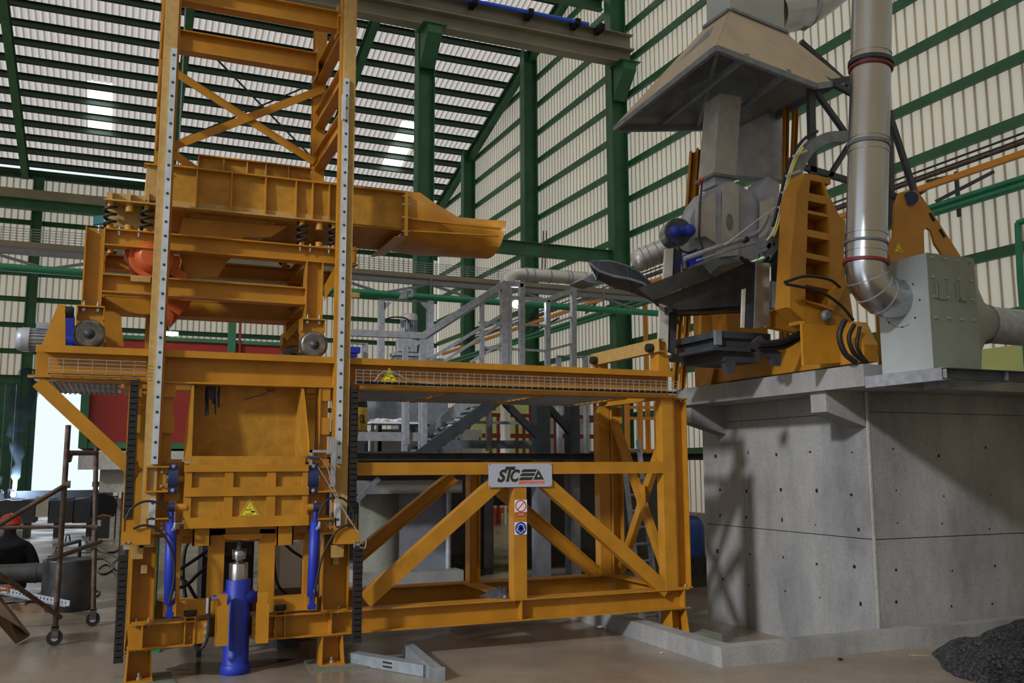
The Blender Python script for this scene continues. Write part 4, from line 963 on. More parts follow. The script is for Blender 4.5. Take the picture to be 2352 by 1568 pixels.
# ---------------- tilting frame
fr = thing('tilting_frame', tuple(at(1800,865,X=6.15)), 'yellow furnace tilting frame with ladder cut-outs standing on the concrete slab', 'frame')
part('base_beam', PP([(1604,884),(1620,848),(1700,825),(1790,797),(1850,742),(1900,752),(1960,738),(1985,790),(1985,830),(1900,843)], (.16,0,0), X=6.12), YE, fr)
part('base_foot', PP([(1602,886),(1622,848),(1640,846),(1632,884)], (.3,0,0), X=6.06), YE, fr)
LY = 6.7
lad = [
 [(1830,446),(1850,400),(1862,402),(1856,470),(1854,540),(1850,650),(1850,738),(1814,706),(1816,600),(1823,520)],
 [(1888,407),(1905,455),(1925,495),(1941,507),(1938,600),(1930,640),(1950,665),(1962,742),(1905,752),(1906,600),(1905,520),(1900,470)]]
for pl in lad: part('side_rail', PP(pl, (0,.03,0), Y=LY), YE, fr)
part('side_web', PP([(1889,412),(1908,470),(1914,520),(1914,700),(1906,740),(1903,600),(1900,480)], (0,.19,0), Y=LY+.031), YE, fr)
for y0, y1 in ((400,414),(444,462),(484,491),(528,544),(582,594),(633,656),(700,745)):
    sl = .0
    part('rung', PP([(1848,y0-3),(1908,y0+9),(1908,y1+9),(1848,y1-3)], (0,.22,0), Y=LY+.003), YE, fr)
part('inner_plate', PP([(1826,446),(1846,404),(1850,404),(1840,470),(1846,738),(1812,704)], (0,.20,0), Y=LY+.035), YE, fr)
part('rear_rail', PP([(1850,410),(1890,418),(1930,500),(1940,600),(1945,740),(1835,740),(1835,440)], (0,.03,0), Y=LY+.225), YE, fr)
pv = part('pivot_pin', MB().lathe(at(1897,725,Y=LY-.03), (0,-1,0), [(0,.055),(.02,.055),(.025,.03),(.035,.03)], 22), M['galvd'], fr)
part('gusset', PP([(1842,742),(1905,748),(1960,738),(1985,800),(1940,832),(1846,838)], (0,.03,0), Y=6.6), YE, fr)
part('stiffener', PP([(1838,690),(1900,705),(1910,660),(1935,640),(1940,650),(1905,715)], (0,-.05,0), Y=LY), YE, fr)
RYY = 6.95
part('arm_plate', PP([(2046,600),(2036,575),(2052,545),(2056,470),(2066,444),(2082,440),(2104,436),(2118,452),(2130,475),(2165,530),(2208,590),(2170,592),(2148,560),(2140,530),(2128,522),(2122,530),(2124,600)], (0,.03,0), Y=RYY), YE, fr)
part('arm_plate', PP([(2082,440),(2104,436),(2118,452),(2208,590),(2190,592),(2120,490),(2085,470)], (0,.03,0), Y=RYY+.3), M['yellow_old'], fr)
for xa_, xb_ in ((2052,2085),(2150,2200)):
    a, b = at(xa_,598,Y=RYY), at(xb_,598,Y=RYY); part('arm_leg', MB().box((a.x,RYY+.03,SZ+.001),(b.x,RYY+.28,a.z+.05)), YE, fr)
part('arm_base', MB().box((at(2040,598,Y=RYY).x,RYY-.02,SZ+.0005),(at(2215,598,Y=RYY).x,RYY+.34,SZ+.06)), YE, fr)
dots('slots', PP([(2133,490),(2138,488),(2148,506),(2143,509)], (0,-.004,0), Y=RYY-.001).poly([at(x,y,Y=RYY-.001) for x,y in ((2156,528),(2161,525),(2172,543),(2167,546))], (0,-.004,0)), M['hole'], fr)
part('bearing', MB().cyl(at(2092,455,Y=RYY-.04), at(2092,455,Y=RYY+.36), .075, n=20), M['navy'], fr)
triangle(2065,580,556,11,RYY-.004,'small yellow warning triangle on the right arm of the tilting frame')
# ---------------- fume hood
hd = thing('fume_hood', tuple(at(1700,200,X=5.9)), 'large beige pyramid fume hood with grey rim over the furnace', 'hood')
HX = 5.2
C1, C0 = at(1645,106,X=HX), at(1412,292,X=HX)
C2 = at(1873,193,Y=C1.y); C2b = at(1936,184,Y=C1.y+.5); C3 = V(C2b.x, C0.y, C2b.z)
N1 = at(1677,27,X=5.7); N0 = at(1619,68,X=5.7); N2 = at(1806,80,Y=N1.y); N3 = N0+(N2-N1)
th = .012
def shell(a, b, c, d=None):
    if d is None: n = (b-a).cross(c-a).normalized()*th; return MB().poly([a,b,c], n)
    n = (b-a).cross(d-a).normalized()*th; m_ = MB().poly([a,b,c,d], n); m_.m[0] = 1; return m_
for nm, q in (('left_panel',(C0,C1,N1,N0)),('front_panel',(C1,C2,N2,N1)),('corner_panel',(C2,C2b,N2)),('right_panel',(C2b,C3,N3,N2)),('rear_panel',(C3,C0,N0,N3))): part(nm, shell(*q), [M['beige'], M['galvd']], hd); part('liner', MB().add([p.lerp((C0+C1+C2+C3+N0+N1+N2+N3)/8, .07) for p in q], [tuple(range(len(q)))]), M['liner'], hd)
dn = V(0,0,-.05)
for a, b in ((C0,C1),(C1,C2),(C2,C2b),(C2b,C3),(C3,C0)): part('rim_angle', MB().bar(a+dn*.5, b+dn*.5, .045, .06), M['galvd'], hd)
mid = (C0+C1+C2+C3)/4
for t in (.3, .72): part('inner_bar', MB().bar(C0.lerp(C3,t)+V(0,0,.02), C1.lerp(C2,t)+V(0,0,.02), .05, .05), M['galvd'], hd)
part('inner_bar', MB().bar(C1+V(.06,.06,.0), C0.lerp(C3,.55)+V(0,-.06,0), .04, .04), M['galvd'], hd)
for a, b in ((N0,N1),(N1,N2),(N2,N3),(N3,N0)): part('neck_flange', MB().bar(a+V(0,0,.02), b+V(0,0,.02), .07, .03), M['galvd'], hd)
up = V(.03,0,.7)
for a, b in ((N0,N1),(N1,N2),(N2,N3),(N3,N0)):
    a2, b2 = a.lerp((N0+N1+N2+N3)/4,.06)+V(0,0,.03), b.lerp((N0+N1+N2+N3)/4,.06)+V(0,0,.03)
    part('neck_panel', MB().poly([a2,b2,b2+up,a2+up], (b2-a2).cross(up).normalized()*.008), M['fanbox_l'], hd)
p0, p1, p2 = at(1775,30,Y=7.85), at(1850,12,Y=7.85), at(1960,-70,Y=7.85)
ed = thing('exhaust_elbow', tuple(p1), 'short silver round duct leaving the hood neck to the upper right', 'duct')
part('pipe', MB().tube(curve_pts([p0,p1,p2],5), .24, 24), M['steel'], ed); part('bead', MB().cyl(p1-V(.03,0,0), p1+V(.03,0,.01), .26, n=24), M['galv'], ed)
part('square_plate', MB().poly([at(x,y,Y=7.84) for x,y in ((1722,30),(1778,50),(1850,70),(1880,45),(1800,10))], (0,.02,0)), M['fanbox'], ed)
# steel support frame of the hood
hs = thing('hood_support', tuple(at(1862,480,Y=7.3)), 'dark steel posts and braces holding the hood beside the big pipe', 'frame')
Yh = 7.35
for a, b, w in (((1862,196),(1866,410),.08),((1876,196),(1960,180),.06),((1955,215),(1880,175),.05),((1872,208),(1946,312),.05),((1952,330),(1892,425),.045),((1850,385),(1960,418),.06),((2040,255),(2112,478),.06),((2045,446),(2130,487),.06)):
    part('brace' if a[0] != b[0] else 'post', MB().bar(at(*a,Y=Yh), at(*b,Y=Yh), .05, w), M['iron'], hs)
part('brace', MB().bar(at(1838,96,Y=8.3), at(1948,196,Y=8.3), .06, .06), M['iron'], hs)
part('post', MB().bar(at(2042,255,Y=Yh+.3), at(2048,520,Y=Yh+.3), .06, .06), M['iron'], hs)
# tall grey screen and yellow guides behind
gs = thing('screen_plate', tuple(at(1745,400,Y=8.7)), 'tall blue grey screen plate under the hood', 'panel')
part('plate', PP([(1690,410),(1700,288),(1806,236),(1806,420)], (0,.02,0), Y=8.7), M['grey'], gs)
part('edge_angle', MB().bar(at(1698,290,Y=8.68), at(1808,234,Y=8.68), .03, .03), M['galvd'], gs)
part('foot_rail', MB().bar(at(1690,408,Y=8.69), at(1806,418,Y=8.69), .02, .05), M['galvd'], gs)
for pts, Yq_, lab in ((((1803,222),(1800,405)), 8.5, 'right'), (((1826,210),(1818,402)), 8.45, 'r2'), (((1588,350),(1578,482)), 9.1, 'l'), (((1603,343),(1594,470)), 9.05, 'l2')):
    g0 = at(*pts[0],Y=Yq_); g1 = at(*pts[1],Y=Yq_); g1 = g0+(g1-g0)*((g0.z-SZ-.001)/(g0.z-g1.z))
    solo('guide_post', MB().chan(g0, g1, .06, .05, up=(1,0,0)), M['yellow'],
         {'right':'yellow channel post at the right of the screen plate, left one of the pair','r2':'yellow channel post nearest the curved cable duct','l':'short yellow channel post left of the square duct, outer one','l2':'short yellow channel post left of the square duct, inner one'}[lab], 'post')
# square flue and burner housing
fl = thing('square_flue', tuple(at(1650,400,Y=8.0)), 'square grey steel flue rising from the burner housing into the hood', 'duct')
t1, t0 = at(1655,214,Y=8.0), at(1640,398,Y=8.0)
def quadtube(b, t, w, d): 
    f = lambda c: [c, c+V(w,0,0), c+V(w,d,0), c+V(0,d,0)]
    return MB().add(f(b)+f(t), [(3,2,1,0),(4,5,6,7),(0,1,5,4),(1,2,6,5),(2,3,7,6),(3,0,4,7)])
part('duct', quadtube(t0,t1,.28,.3), M['galvp'], fl)
part('flange', quadtube(t0+V(-.03,-.03,-.03),t0+V(-.03,-.03,.0),.34,.36), M['galvd'], fl)
part('stub', quadtube(t0+V(.02,.02,-.12),t0+V(.02,.02,-.03),.24,.26), M['grey'], fl)
bh = thing('burner_housing', tuple(at(1660,600,Y=7.9)), 'blue grey rounded burner housing with oval inspection plate', 'furnace')
part('drum', PP([(1586,500),(1600,468),(1622,440),(1655,424),(1695,422),(1722,440),(1740,470),(1746,520),(1742,592),(1584,612)], (0,.22,0), Y=7.85), M['grey'], bh)
part('front_band', PP([(1655,430),(1663,420),(1680,420),(1690,432),(1690,588),(1650,592)], (0,-.05,0), Y=7.849), M['galvp'], bh)
part('side_panel', PP([(1596,470),(1636,446),(1636,560),(1612,545),(1594,548)], (0,-.06,0), Y=7.849), M['galvp'], bh)
part('side_panel', PP([(1638,446),(1652,440),(1652,592),(1640,596)], (0,-.03,0), Y=7.849), M['grey'], bh)
oc = at(1676,510,Y=7.795); part('inspection_plate', disc(MB(), oc.x, oc.z, .042, 7.794, 24, 2.1).poly([(oc.x+.042*math.cos(a*.3), 7.797, oc.z+.09*math.sin(a*.3)) for a in range(21)], (0,-.004,0)), M['galvd'], bh)
part('corner_box', PP([(1740,440),(1765,405),(1790,420),(1790,560),(1745,592)], (0,.3,0), Y=7.9), M['grey'], bh)
part('white_board', PP([(1748,462),(1778,450),(1776,520),(1745,560)], (0,.02,0), Y=7.8), M['whiteplate'], bh)
part('handle', MB().tube([at(x,y,Y=7.75) for x,y in ((1612,416),(1608,470),(1606,540),(1618,585))], .012, 8), M['iron'], bh)
part('valve_knob', MB().ball(at(1612,414,Y=7.75), .03, sc=(1.3,1,.7)), M['brightred'], bh, 'red valve knob')
ac = thing('valve_actuator', tuple(at(1557,570,Y=7.75)), 'dark round cover plate with blue actuator left of the housing', 'valve')
part('cover_disc', MB().lathe(at(1557,533,Y=7.75), (-.25,-1,0), [(0,.135),(.03,.14),(.04,.135)], 30), M['iron'], ac)
part('rim', MB().lathe(at(1557,533,Y=7.75), (.25,1,0), [(0,.142),(.05,.145),(.16,.145)], 30), M['steel'], ac)
part('actuator', MB().cyl(at(1548,532,Y=7.62), at(1590,528,Y=7.6), .05).ball(at(1550,532,Y=7.6), .06).ball(at(1584,529,Y=7.58), .062), M['blue'], ac)
part('motor_box', PP([(1582,582),(1612,570),(1616,598),(1584,612)], (0,.14,0), Y=7.6), M['blue'], ac)
part('cable', MB().tube(curve_pts([at(x,y,Y=7.58) for x,y in ((1555,548),(1560,570),(1580,580),(1600,572))]), .01, 6), M['black'], ac)
part('spindle', MB().cyl(at(1572,590,Y=7.62), at(1574,618,Y=7.62), .025), M['iron'], ac)
# arm pipes and curved cable duct
ap = thing('arm_pipe', tuple(at(1660,575,Y=7.35)), 'grey steel pipe crossing in front of the burner housing', 'pipe')
part('pipe', MB().tube(curve_pts([at(x,y,Y=7.35) for x,y in ((1572,594),(1640,570),(1715,546),(1745,530),(1765,495))]), .025, 10), M['galv'], ap)
part('rod', MB().tube(curve_pts([at(x,y,Y=7.33) for x,y in ((1600,598),(1690,570),(1735,558),(1765,530),(1775,490))]), .009, 6), M['galv'], ap)
part('clamp', MB().cyl(at(1708,552,Y=7.35), at(1716,548,Y=7.35), .034), M['iron'], ap)
part('wire', MB().tube([at(1665,562,Y=7.3), at(1740,505,Y=7.3), at(1790,470,Y=7.3)], .006, 6), M['white'], ap)
cd = thing('cable_duct', tuple(at(1790,570,Y=7.0)), 'arched grey cable duct with yellow and white wires over the tilting frame', 'cable duct')
pth = curve_pts([at(x,y,Y=7.0) for x,y in ((1768,575),(1792,545),(1808,490),(1822,430),(1840,375),(1868,335),(1905,315),(1950,312))], 5)
def ribbon(pth, w0, d, Yo):
    mb = MB(); k = len(pth); vs = []
    for j, p in enumerate(pth):
        t = (pth[min(j+1,k-1)]-pth[max(j-1,0)]).normalized(); nrm = V(-t.z,0,t.x)
        for s, yy in ((-w0,0),(w0,0),(w0,d),(-w0,d)): vs.append(p+nrm*s+V(0,yy+Yo,0))
    fs = [(j*4+i,(j+1)*4+i,(j+1)*4+(i+1)%4,j*4+(i+1)%4) for j in range(k-1) for i in range(4)]+[(0,1,2,3),(4*k-1,4*k-2,4*k-3,4*k-4)]
    return mb.add(vs, fs)
part('duct', ribbon(pth, .055, .12, 0), M['galvd'], cd)
part('wires', MB().tube([p+V(-.075,-.02,.03) for p in pth[4:24]], .012, 6), M['decal'], cd, 'yellow wire'); part('wires', MB().tube([p+V(-.09,-.01,.045) for p in pth[2:26]], .012, 6), M['white'], cd, 'white wire')
part('wires', MB().tube([p+V(-.105,0,.06) for p in pth[6:30]], .016, 6), M['black'], cd, 'black cable')
for x, y in ((1812,436),(1804,470),(1822,398),(1838,352)): part('clip', MB().bar(at(x-16,y+6,Y=6.95), at(x+14,y-6,Y=6.95), .03, .02), M['whiteplate'], cd)
part('junction_box', PP([(1760,540),(1780,535),(1785,560),(1762,575)], (0,.15,0), Y=7.0), M['galvd'], cd)
# ---------------- mouth of the furnace: aprons, pillars, launder
DS = M['darksteel']
fm = thing('furnace_mouth', tuple(at(1640,700,Y=7.8)), 'dark steel furnace mouth with apron plates and pale pillars', 'furnace')
part('apron', PP([(1466,662),(1612,607),(1638,637),(1560,664),(1500,690)], (0,.03,0), Y=7.6), DS, fm)
part('apron', PP([(1500,690),(1638,637),(1712,604),(1745,602),(1748,690),(1700,702),(1560,712),(1530,700)], (0,.03,0), Y=7.68), DS, fm)
part('apron', PP([(1466,662),(1500,690),(1556,712),(1560,745)], (0,.02,0), Y=8.1), DS, fm)
part('bright_lip', PP([(1628,632),(1640,636),(1712,603),(1700,600),(1650,610)], (0,-.02,0), Y=7.598), M['steel'], fm)
part('top_plate', PP([(1612,607),(1640,594),(1730,596),(1712,604),(1650,612),(1636,634)], (0,.04,0), Y=7.66), M['galvd'], fm)
part('mouth_shade', PP([(1560,705),(1706,700),(1706,716),(1560,724)], (0,.1,0), Y=8.05), M['hole'], fm)  # black plate stands in for the shade in the mouth opening
part('roof_plate', PP([(1545,700),(1745,690),(1745,712),(1545,716)], (0,.22,0), Y=7.75), DS, fm)
for x0, x1, y0, y1, Yp in ((1527,1547,572,640,7.72),(1515,1537,696,802,7.9)):
    part('pillar', PP([(x0+2,y0),(x1,y0-3),(x1-3,y1+4),(x0-3,y1)], (0,.03,0), Y=Yp), M['whiteplate'], fm)
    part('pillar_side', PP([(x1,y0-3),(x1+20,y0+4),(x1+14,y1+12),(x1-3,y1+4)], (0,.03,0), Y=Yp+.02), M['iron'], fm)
part('pillar_strip', PP([(1553,708),(1557,707),(1550,776),(1546,776)], (0,.02,0), Y=8.2), M['steel'], fm)
part('pillar', PP([(1738,602),(1768,604),(1766,746),(1733,754)], (0,.02,0), Y=7.12), M['polished'], fm)
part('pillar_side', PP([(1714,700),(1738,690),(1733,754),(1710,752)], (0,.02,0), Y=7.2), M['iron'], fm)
part('pillar_strip', PP([(1706,664),(1713,662),(1710,753),(1703,752)], (0,.02,0), Y=7.19), M['whiteplate'], fm)
part('side_box', PP([(1770,645),(1812,650),(1810,716),(1768,704)], (0,.05,0), Y=7.15), M['grey'], fm)
part('rear_beam', PP([(1612,720),(1706,712),(1706,765),(1612,780)], (0,.08,0), Y=8.75), YE, fm)
part('rear_post', PP([(1612,716),(1632,714),(1630,775),(1610,778)], (0,.05,0), Y=8.6), YE, fm)
part('pedestal', MB().box((6.15,8.35,SZ+.001),(6.7,9.0,at(1660,712,Y=8.75).z)), YE, fm)
part('side_arm', PP([(1770,715),(1815,700),(1845,735),(1840,765),(1770,750)], (0,.1,0), Y=7.2), YE, fm)
part('gas_bottle', MB().lathe(at(1800,640,Y=7.2), (0,0,1), [(0,.03),(.02,.045),(.22,.045),(.26,.02)], 14), M['steel'], fm)
part('back_box', PP([(1780,560),(1812,556),(1812,650),(1778,648)], (0,.05,0), Y=7.4), M['black'], fm)
lau = thing('pouring_launder', tuple(at(1410,670,Y=8.2)), 'dark curved pouring launder projecting left from the furnace mouth', 'launder')
far = [(1353,603),(1378,600),(1402,600),(1440,611),(1468,626),(1500,655)]; near = [(1354,605),(1375,622),(1408,634),(1446,641),(1476,650),(1505,672)]; low = [(1355,612),(1372,641),(1412,660),(1450,670),(1482,684),(1512,700)]
vs = []; k = 6
for j in range(k):
    f_, l_, n_ = at(*far[j],Y=8.25), at(*low[j],Y=7.95), at(*near[j],Y=7.7); c_ = l_*2-(f_+n_)/2
    for i in range(9): t = i/8; vs.append(f_*(1-t)**2+c_*2*t*(1-t)+n_*t*t)
fo = [(j*9+i, j*9+i+1, (j+1)*9+i+1, (j+1)*9+i) for j in range(k-1) for i in range(8)]
mb = MB().add(vs, fo, True); mb.add([v+V(0,0,.012) for v in vs], [f[::-1] for f in fo], True)
part('trough', mb, M['iron'], lau)
for j in (1, 3, 5): part('rib', MB().tube(vs[j*9:j*9+9], .012, 5), M['iron'], lau)
part('rim', MB().tube([vs[j*9] for j in range(k)], .014, 5), M['galvd'], lau); part('rim', MB().tube([vs[j*9+8] for j in range(k)], .014, 5), M['galvd'], lau)
part('left_spout', PP([(1338,642),(1362,628),(1372,652),(1352,648)], (0,.3,0), Y=8.1), M['galvd'], lau)
# ---------------- grey table under the mouth
tb = thing('casting_table', tuple(at(1650,840,Y=7.6)), 'blue grey iron tilting table below the furnace mouth', 'table')
TX = 5.3
a0, a1 = at(1545,783,X=TX), at(1645,757,X=TX)
def slab_(xa, xb, ya, yb, z0a, z1a, z0b, z1b):
    """left edge near (ya) and far (yb) heights may differ"""
    return MB().add([(xa,ya,z0a),(xb,ya,z0a),(xb,yb,z0b),(xa,yb,z0b),(xa,ya,z1a),(xb,ya,z1a),(xb,yb,z1b),(xa,yb,z1b)],
              [(0,3,2,1),(4,5,6,7),(0,1,5,4),(1,2,6,5),(2,3,7,6),(3,0,4,7)])
zt4 = (a0.z+a1.z)/2
part('top_plate', slab_(TX,5.95,a1.y,a0.y+.1,at(1645,774,X=TX).z,zt4,at(1645,774,X=TX).z,zt4), M['iron'], tb)
part('upper_tray', slab_(TX+.06,5.9,a1.y+.03,a0.y,at(1645,796,X=TX).z,at(1645,774,X=TX).z,at(1645,800,X=TX).z,at(1645,774,X=TX).z), M['iron'], tb)
part('lower_plate', slab_(TX-.05,5.7,a1.y+.0,a0.y+.3,at(1640,805,X=TX).z,at(1640,797,X=TX).z,at(1640,805,X=TX).z,at(1640,797,X=TX).z), M['iron'], tb)
part('lower_box', slab_(TX+.12,5.85,a1.y+.05,a0.y,at(1640,828,X=TX).z,at(1640,805,X=TX).z,at(1640,824,X=TX).z,at(1640,805,X=TX).z), M['iron'], tb)
part('corner_block', MB().box((TX-.02,a1.y-.02,at(1645,792,X=TX).z),(TX+.05,a1.y+.02,zt4)), M['galvd'], tb)
part('support_arm', PP([(1730,785),(1748,770),(1768,795),(1795,810),(1793,840),(1776,836),(1772,822),(1750,812)], (0,.05,0), Y=7.0), M['iron'], tb)
part('foot', PP([(1668,834),(1690,826),(1688,856),(1674,858)], (0,.08,0), Y=7.2), M['iron'], tb)
for k, pts in enumerate((((1740,790),(1790,785),(1840,765)),((1745,800),(1800,795),(1845,770)))):
    part('hose', MB().tube(curve_pts([at(x,y,Y=6.95+.05*k) for x,y in pts]), .03, 8), M['black'], tb)
# ---------------- big silver exhaust pipe, elbow and fan box
EYP = 5.82
ep = thing('exhaust_pipe', tuple(at(1985,700,Y=EYP)), 'tall shiny silver exhaust pipe with ring joints ending in an elbow', 'pipe')
T0, T1 = at(2004,-60,Y=EYP), at(1988,612,Y=EYP); ax_d = (T1-T0).normalized(); pr_ = .168
part('pipe_section', MB().cyl(T0, at(2000,150,Y=EYP), pr_, n=40), M['steel'], ep)
part('pipe_section', MB().cyl(at(2000,150,Y=EYP), at(1995,340,Y=EYP), pr_, n=40), M['steel'], ep)
part('pipe_section', MB().cyl(at(1995,340,Y=EYP), T1, pr_, n=40), M['steel'], ep)
for y, r, mm, hh in ((148,.192,'iron',.035),(160,.186,'rail_red',.02),(335,.18,'galvd',.03),(128,.173,'steel',.012),(322,.173,'steel',.012),(352,.173,'steel',.01),(540,.173,'steel',.012),(560,.18,'galvd',.02),(580,.173,'steel',.012),(604,.186,'rail_red',.025)):
    c = at(2000-(y-150)*.0263, y, Y=EYP); part('ring_joint', MB().cyl(c-ax_d*hh/2, c+ax_d*hh/2, r, n=40), M[mm], ep)
ec = at(1988,612,Y=EYP); R_ = .26; pts = [ec + V(R_*(1-math.cos(a)), 0, -R_*math.sin(a)) for a in [math.pi/2*i/8 for i in range(9)]]
pts = [ec+V(0,0,.02)]+pts+[pts[-1]+V(.25,0,0)]
part('elbow', MB().tube(pts, pr_, 32), M['steel'], ep)
for i in (3, 5, 7): part('seam', MB().tube([pts[i]-(pts[i+1]-pts[i-1]).normalized()*.004, pts[i]+(pts[i+1]-pts[i-1]).normalized()*.004], pr_+.005, 32), M['galv'], ep)
fb = thing('fan_box', tuple(at(2100,850,X=6.05)), 'grey green sheet metal fan box on a steel bracket at the slab edge', 'fan housing')
fx0, fy0, fy1 = 6.05, at(2134,700,X=6.05).y, at(2018,700,X=6.05).y
fz1, fz0 = at(2125,580,X=6.05).z, at(2143,846,X=6.05).z
fx1 = at(2244,700,Y=fy0).x
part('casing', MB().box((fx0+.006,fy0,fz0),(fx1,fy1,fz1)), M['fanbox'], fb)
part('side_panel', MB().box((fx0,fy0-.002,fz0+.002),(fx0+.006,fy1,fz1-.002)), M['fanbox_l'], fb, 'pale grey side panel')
for u in (.25, .68):
    x = fx0+(fx1-fx0)*u; part('handle', MB().box((x-.03,fy0-.012,fz0+(fz1-fz0)*.60),(x+.05,fy0,fz0+(fz1-fz0)*.76)).box((x-.05,fy0-.02,fz0+(fz1-fz0)*.61),(x-.045,fy0,fz0+(fz1-fz0)*.75)), M['fanbox'], fb)
dots('bolts', bolts([(fx0+(fx1-fx0)*u,fy0,fz0+(fz1-fz0)*v) for u in (.1,.37,.64,.9) for v in (.96,.79,.62,.44)], .012), M['galv'], fb)
cyx, czx = (fy0+fy1)/2+.02, (fz0+fz1)/2+.1
dots('rivets', bolts([(fx0,cyx+.2*math.cos(a),czx+.2*math.sin(a)) for a in [i*math.pi/4 for i in range(8)]], .009, (-1,0,0), .004), M['iron'], fb)
mb = MB().tube([(fx0-.001,cyx+.2*math.cos(a*math.pi/16),czx+.2*math.sin(a*math.pi/16)) for a in range(-10,11)], .003, 4); part('circle_seam', mb, M['galvd'], fb)
# square to round transition and outgoing pipe
n = 24; vs = []; oc = V(0,(fy0+fy1)/2+.03,(fz0+fz1)/2-.02); xt = fx1+.42; rr = .165
for i in range(n):
    a = 2*math.pi*i/n; c, s_ = math.cos(a), math.sin(a); m_ = max(abs(c), abs(s_))
    vs.append((fx1, (fy0+fy1)/2+(fy1-fy0)/2*c/m_, (fz0+fz1)/2+(fz1-fz0)/2*.98*s_/m_))
for x, f in ((fx1+.14,.45),(fx1+.28,.13),(xt,0)):
    for i in range(n):
        b0 = Vector(vs[i]); a = 2*math.pi*i/n
        rnd = V(x, oc.y+rr*math.cos(a), oc.z+rr*math.sin(a)); q = V(x, b0.y, b0.z); vs.append(rnd.lerp(q, f))
part('transition', MB().add(vs, [(j*n+i,j*n+(i+1)%n,(j+1)*n+(i+1)%n,(j+1)*n+i) for j in range(3) for i in range(n)], True), M['fanbox'], fb)
part('outlet_pipe', MB().cyl((xt,oc.y,oc.z),(12.5,oc.y+.3,oc.z),rr,n=28), M['galv'], fb); part('bead', MB().cyl((xt,oc.y,oc.z),(xt+.03,oc.y,oc.z),rr+.012,n=28), M['galv'], fb)
br = thing('steel_bracket', (6.3, 5.8, 2.4), 'light steel channel bracket carrying the fan box in front of the slab', 'bracket')
zb5 = fz0-.004
for x in (fx0-.04, fx1+.1): part('channel', MB().chan((x,fy0-.16,zb5-.05),(x,6.6 if x > 9 else 6.199,zb5-.05),.1,.05), M['galv'], br)
part('front_channel', MB().chan((fx0-.04,fy0-.12,zb5-.05),(fx1+.35,fy0-.12,zb5-.05),.09,.05), M['iron'], br)
part('deck', MB().box((fx0,fy0-.1,zb5-.02),(fx1+.3,6.19,zb5-.004)), M['iron'], br)
# hoses behind the pipe
def hose4(pts, r, Y, label): return solo('hose', MB().tube(curve_pts([at(x,y,Y=Y) for x,y in pts],7), r, 8), M['black'], label, 'hose')
hose4([(1940,735),(1928,770),(1940,810),(1965,832)], .026, 6.27, 'thick black hose looping down at the right end of the tilting frame')
hose4([(1962,745),(1950,775),(1960,808),(1985,830)], .02, 6.29, 'second black hose loop beside the exhaust elbow')
hose4([(1802,648),(1850,634),(1905,642),(1930,660)], .014, 6.55, 'thin black hose arching across the ladder plate')
hose4([(1805,652),(1880,668),(1930,700),(1960,735)], .014, 6.55, 'black hose slanting down across the ladder plate')
hose4([(1765,590),(1750,606),(1720,604),(1700,590)], .02, 7.3, 'black cable bundle hanging under the arm pipe')
hose4([(1785,570),(1770,600),(1735,612),(1712,596)], .02, 7.25, 'lower black cable under the curved cable duct')
hose4([(1975,750),(1968,790),(1978,815),(1992,832)], .016, 6.31, 'rightmost black hose beside the exhaust elbow')
# ---------------- gravel heap, lower right corner
rs = random.Random(5); mb = MB(); n, m_ = 40, 26; gcx, gcy, gr, gh = 7.5, 4.98, 1.62, .66
from mathutils import noise as mnoise
vs = [(gcx,gcy,gh)]
for j in range(1, m_+1):
    for i in range(n):
        a = 2*math.pi*i/n; r = gr*j/m_*(1+.08*math.sin(3*a+1)+.05*math.sin(7*a)); x, y = gcx+r*math.cos(a), gcy+r*math.sin(a)*.78
        z = max(0, gh*(1-j/m_)**1.0) + (mnoise.noise(V(x*6,y*6,0))*.06+rs.uniform(-.02,.02) if j < m_ else -.01)
        vs.append((x,y,max(z,-.01)))
fs = [(0,1+i,1+(i+1)%n) for i in range(n)]+[(1+(j-1)*n+i,1+j*n+i,1+j*n+(i+1)%n,1+(j-1)*n+(i+1)%n) for j in range(1,m_) for i in range(n)]
mb.add(vs, fs)
for k in range(2600):
    a = rs.uniform(0, 2*math.pi); q = math.sqrt(rs.random()); r = gr*q; x, y = gcx+r*math.cos(a), gcy+r*math.sin(a)*.78
    z = gh*(1-q)+.004; s = rs.uniform(.010,.034)
    mb.add([(x-s,y,z),(x,y-s,z),(x+s,y,z),(x,y+s,z),(x+rs.uniform(-.4,.4)*s,y,z+s)], [(0,1,4),(1,2,4),(2,3,4),(3,0,4)])
o = solo('gravel_heap', mb, M['gravel'], 'heap of black gravel in the lower right corner', 'gravel', loc=(gcx,gcy,0)); o['kind'] = 'stuff'
# ================================================================ background and left side
def A5(pts, Y, nrm): return MB().poly([at(x,y,Y=Y) for x,y in pts], nrm)
def rbox(x0, y0, x1, y1, Ya, d, m=None):
    a, b = at(x0,y0,Y=Ya), at(x1,y1,Y=Ya); return (m or MB()).box((a.x,Ya,min(a.z,b.z)), (b.x,Ya+d,max(a.z,b.z)))
def gbar(p, q, w, Y, Y2=None): return MB().bar(at(*p,Y=Y), at(*q,Y=Y2 or Y), w, w)
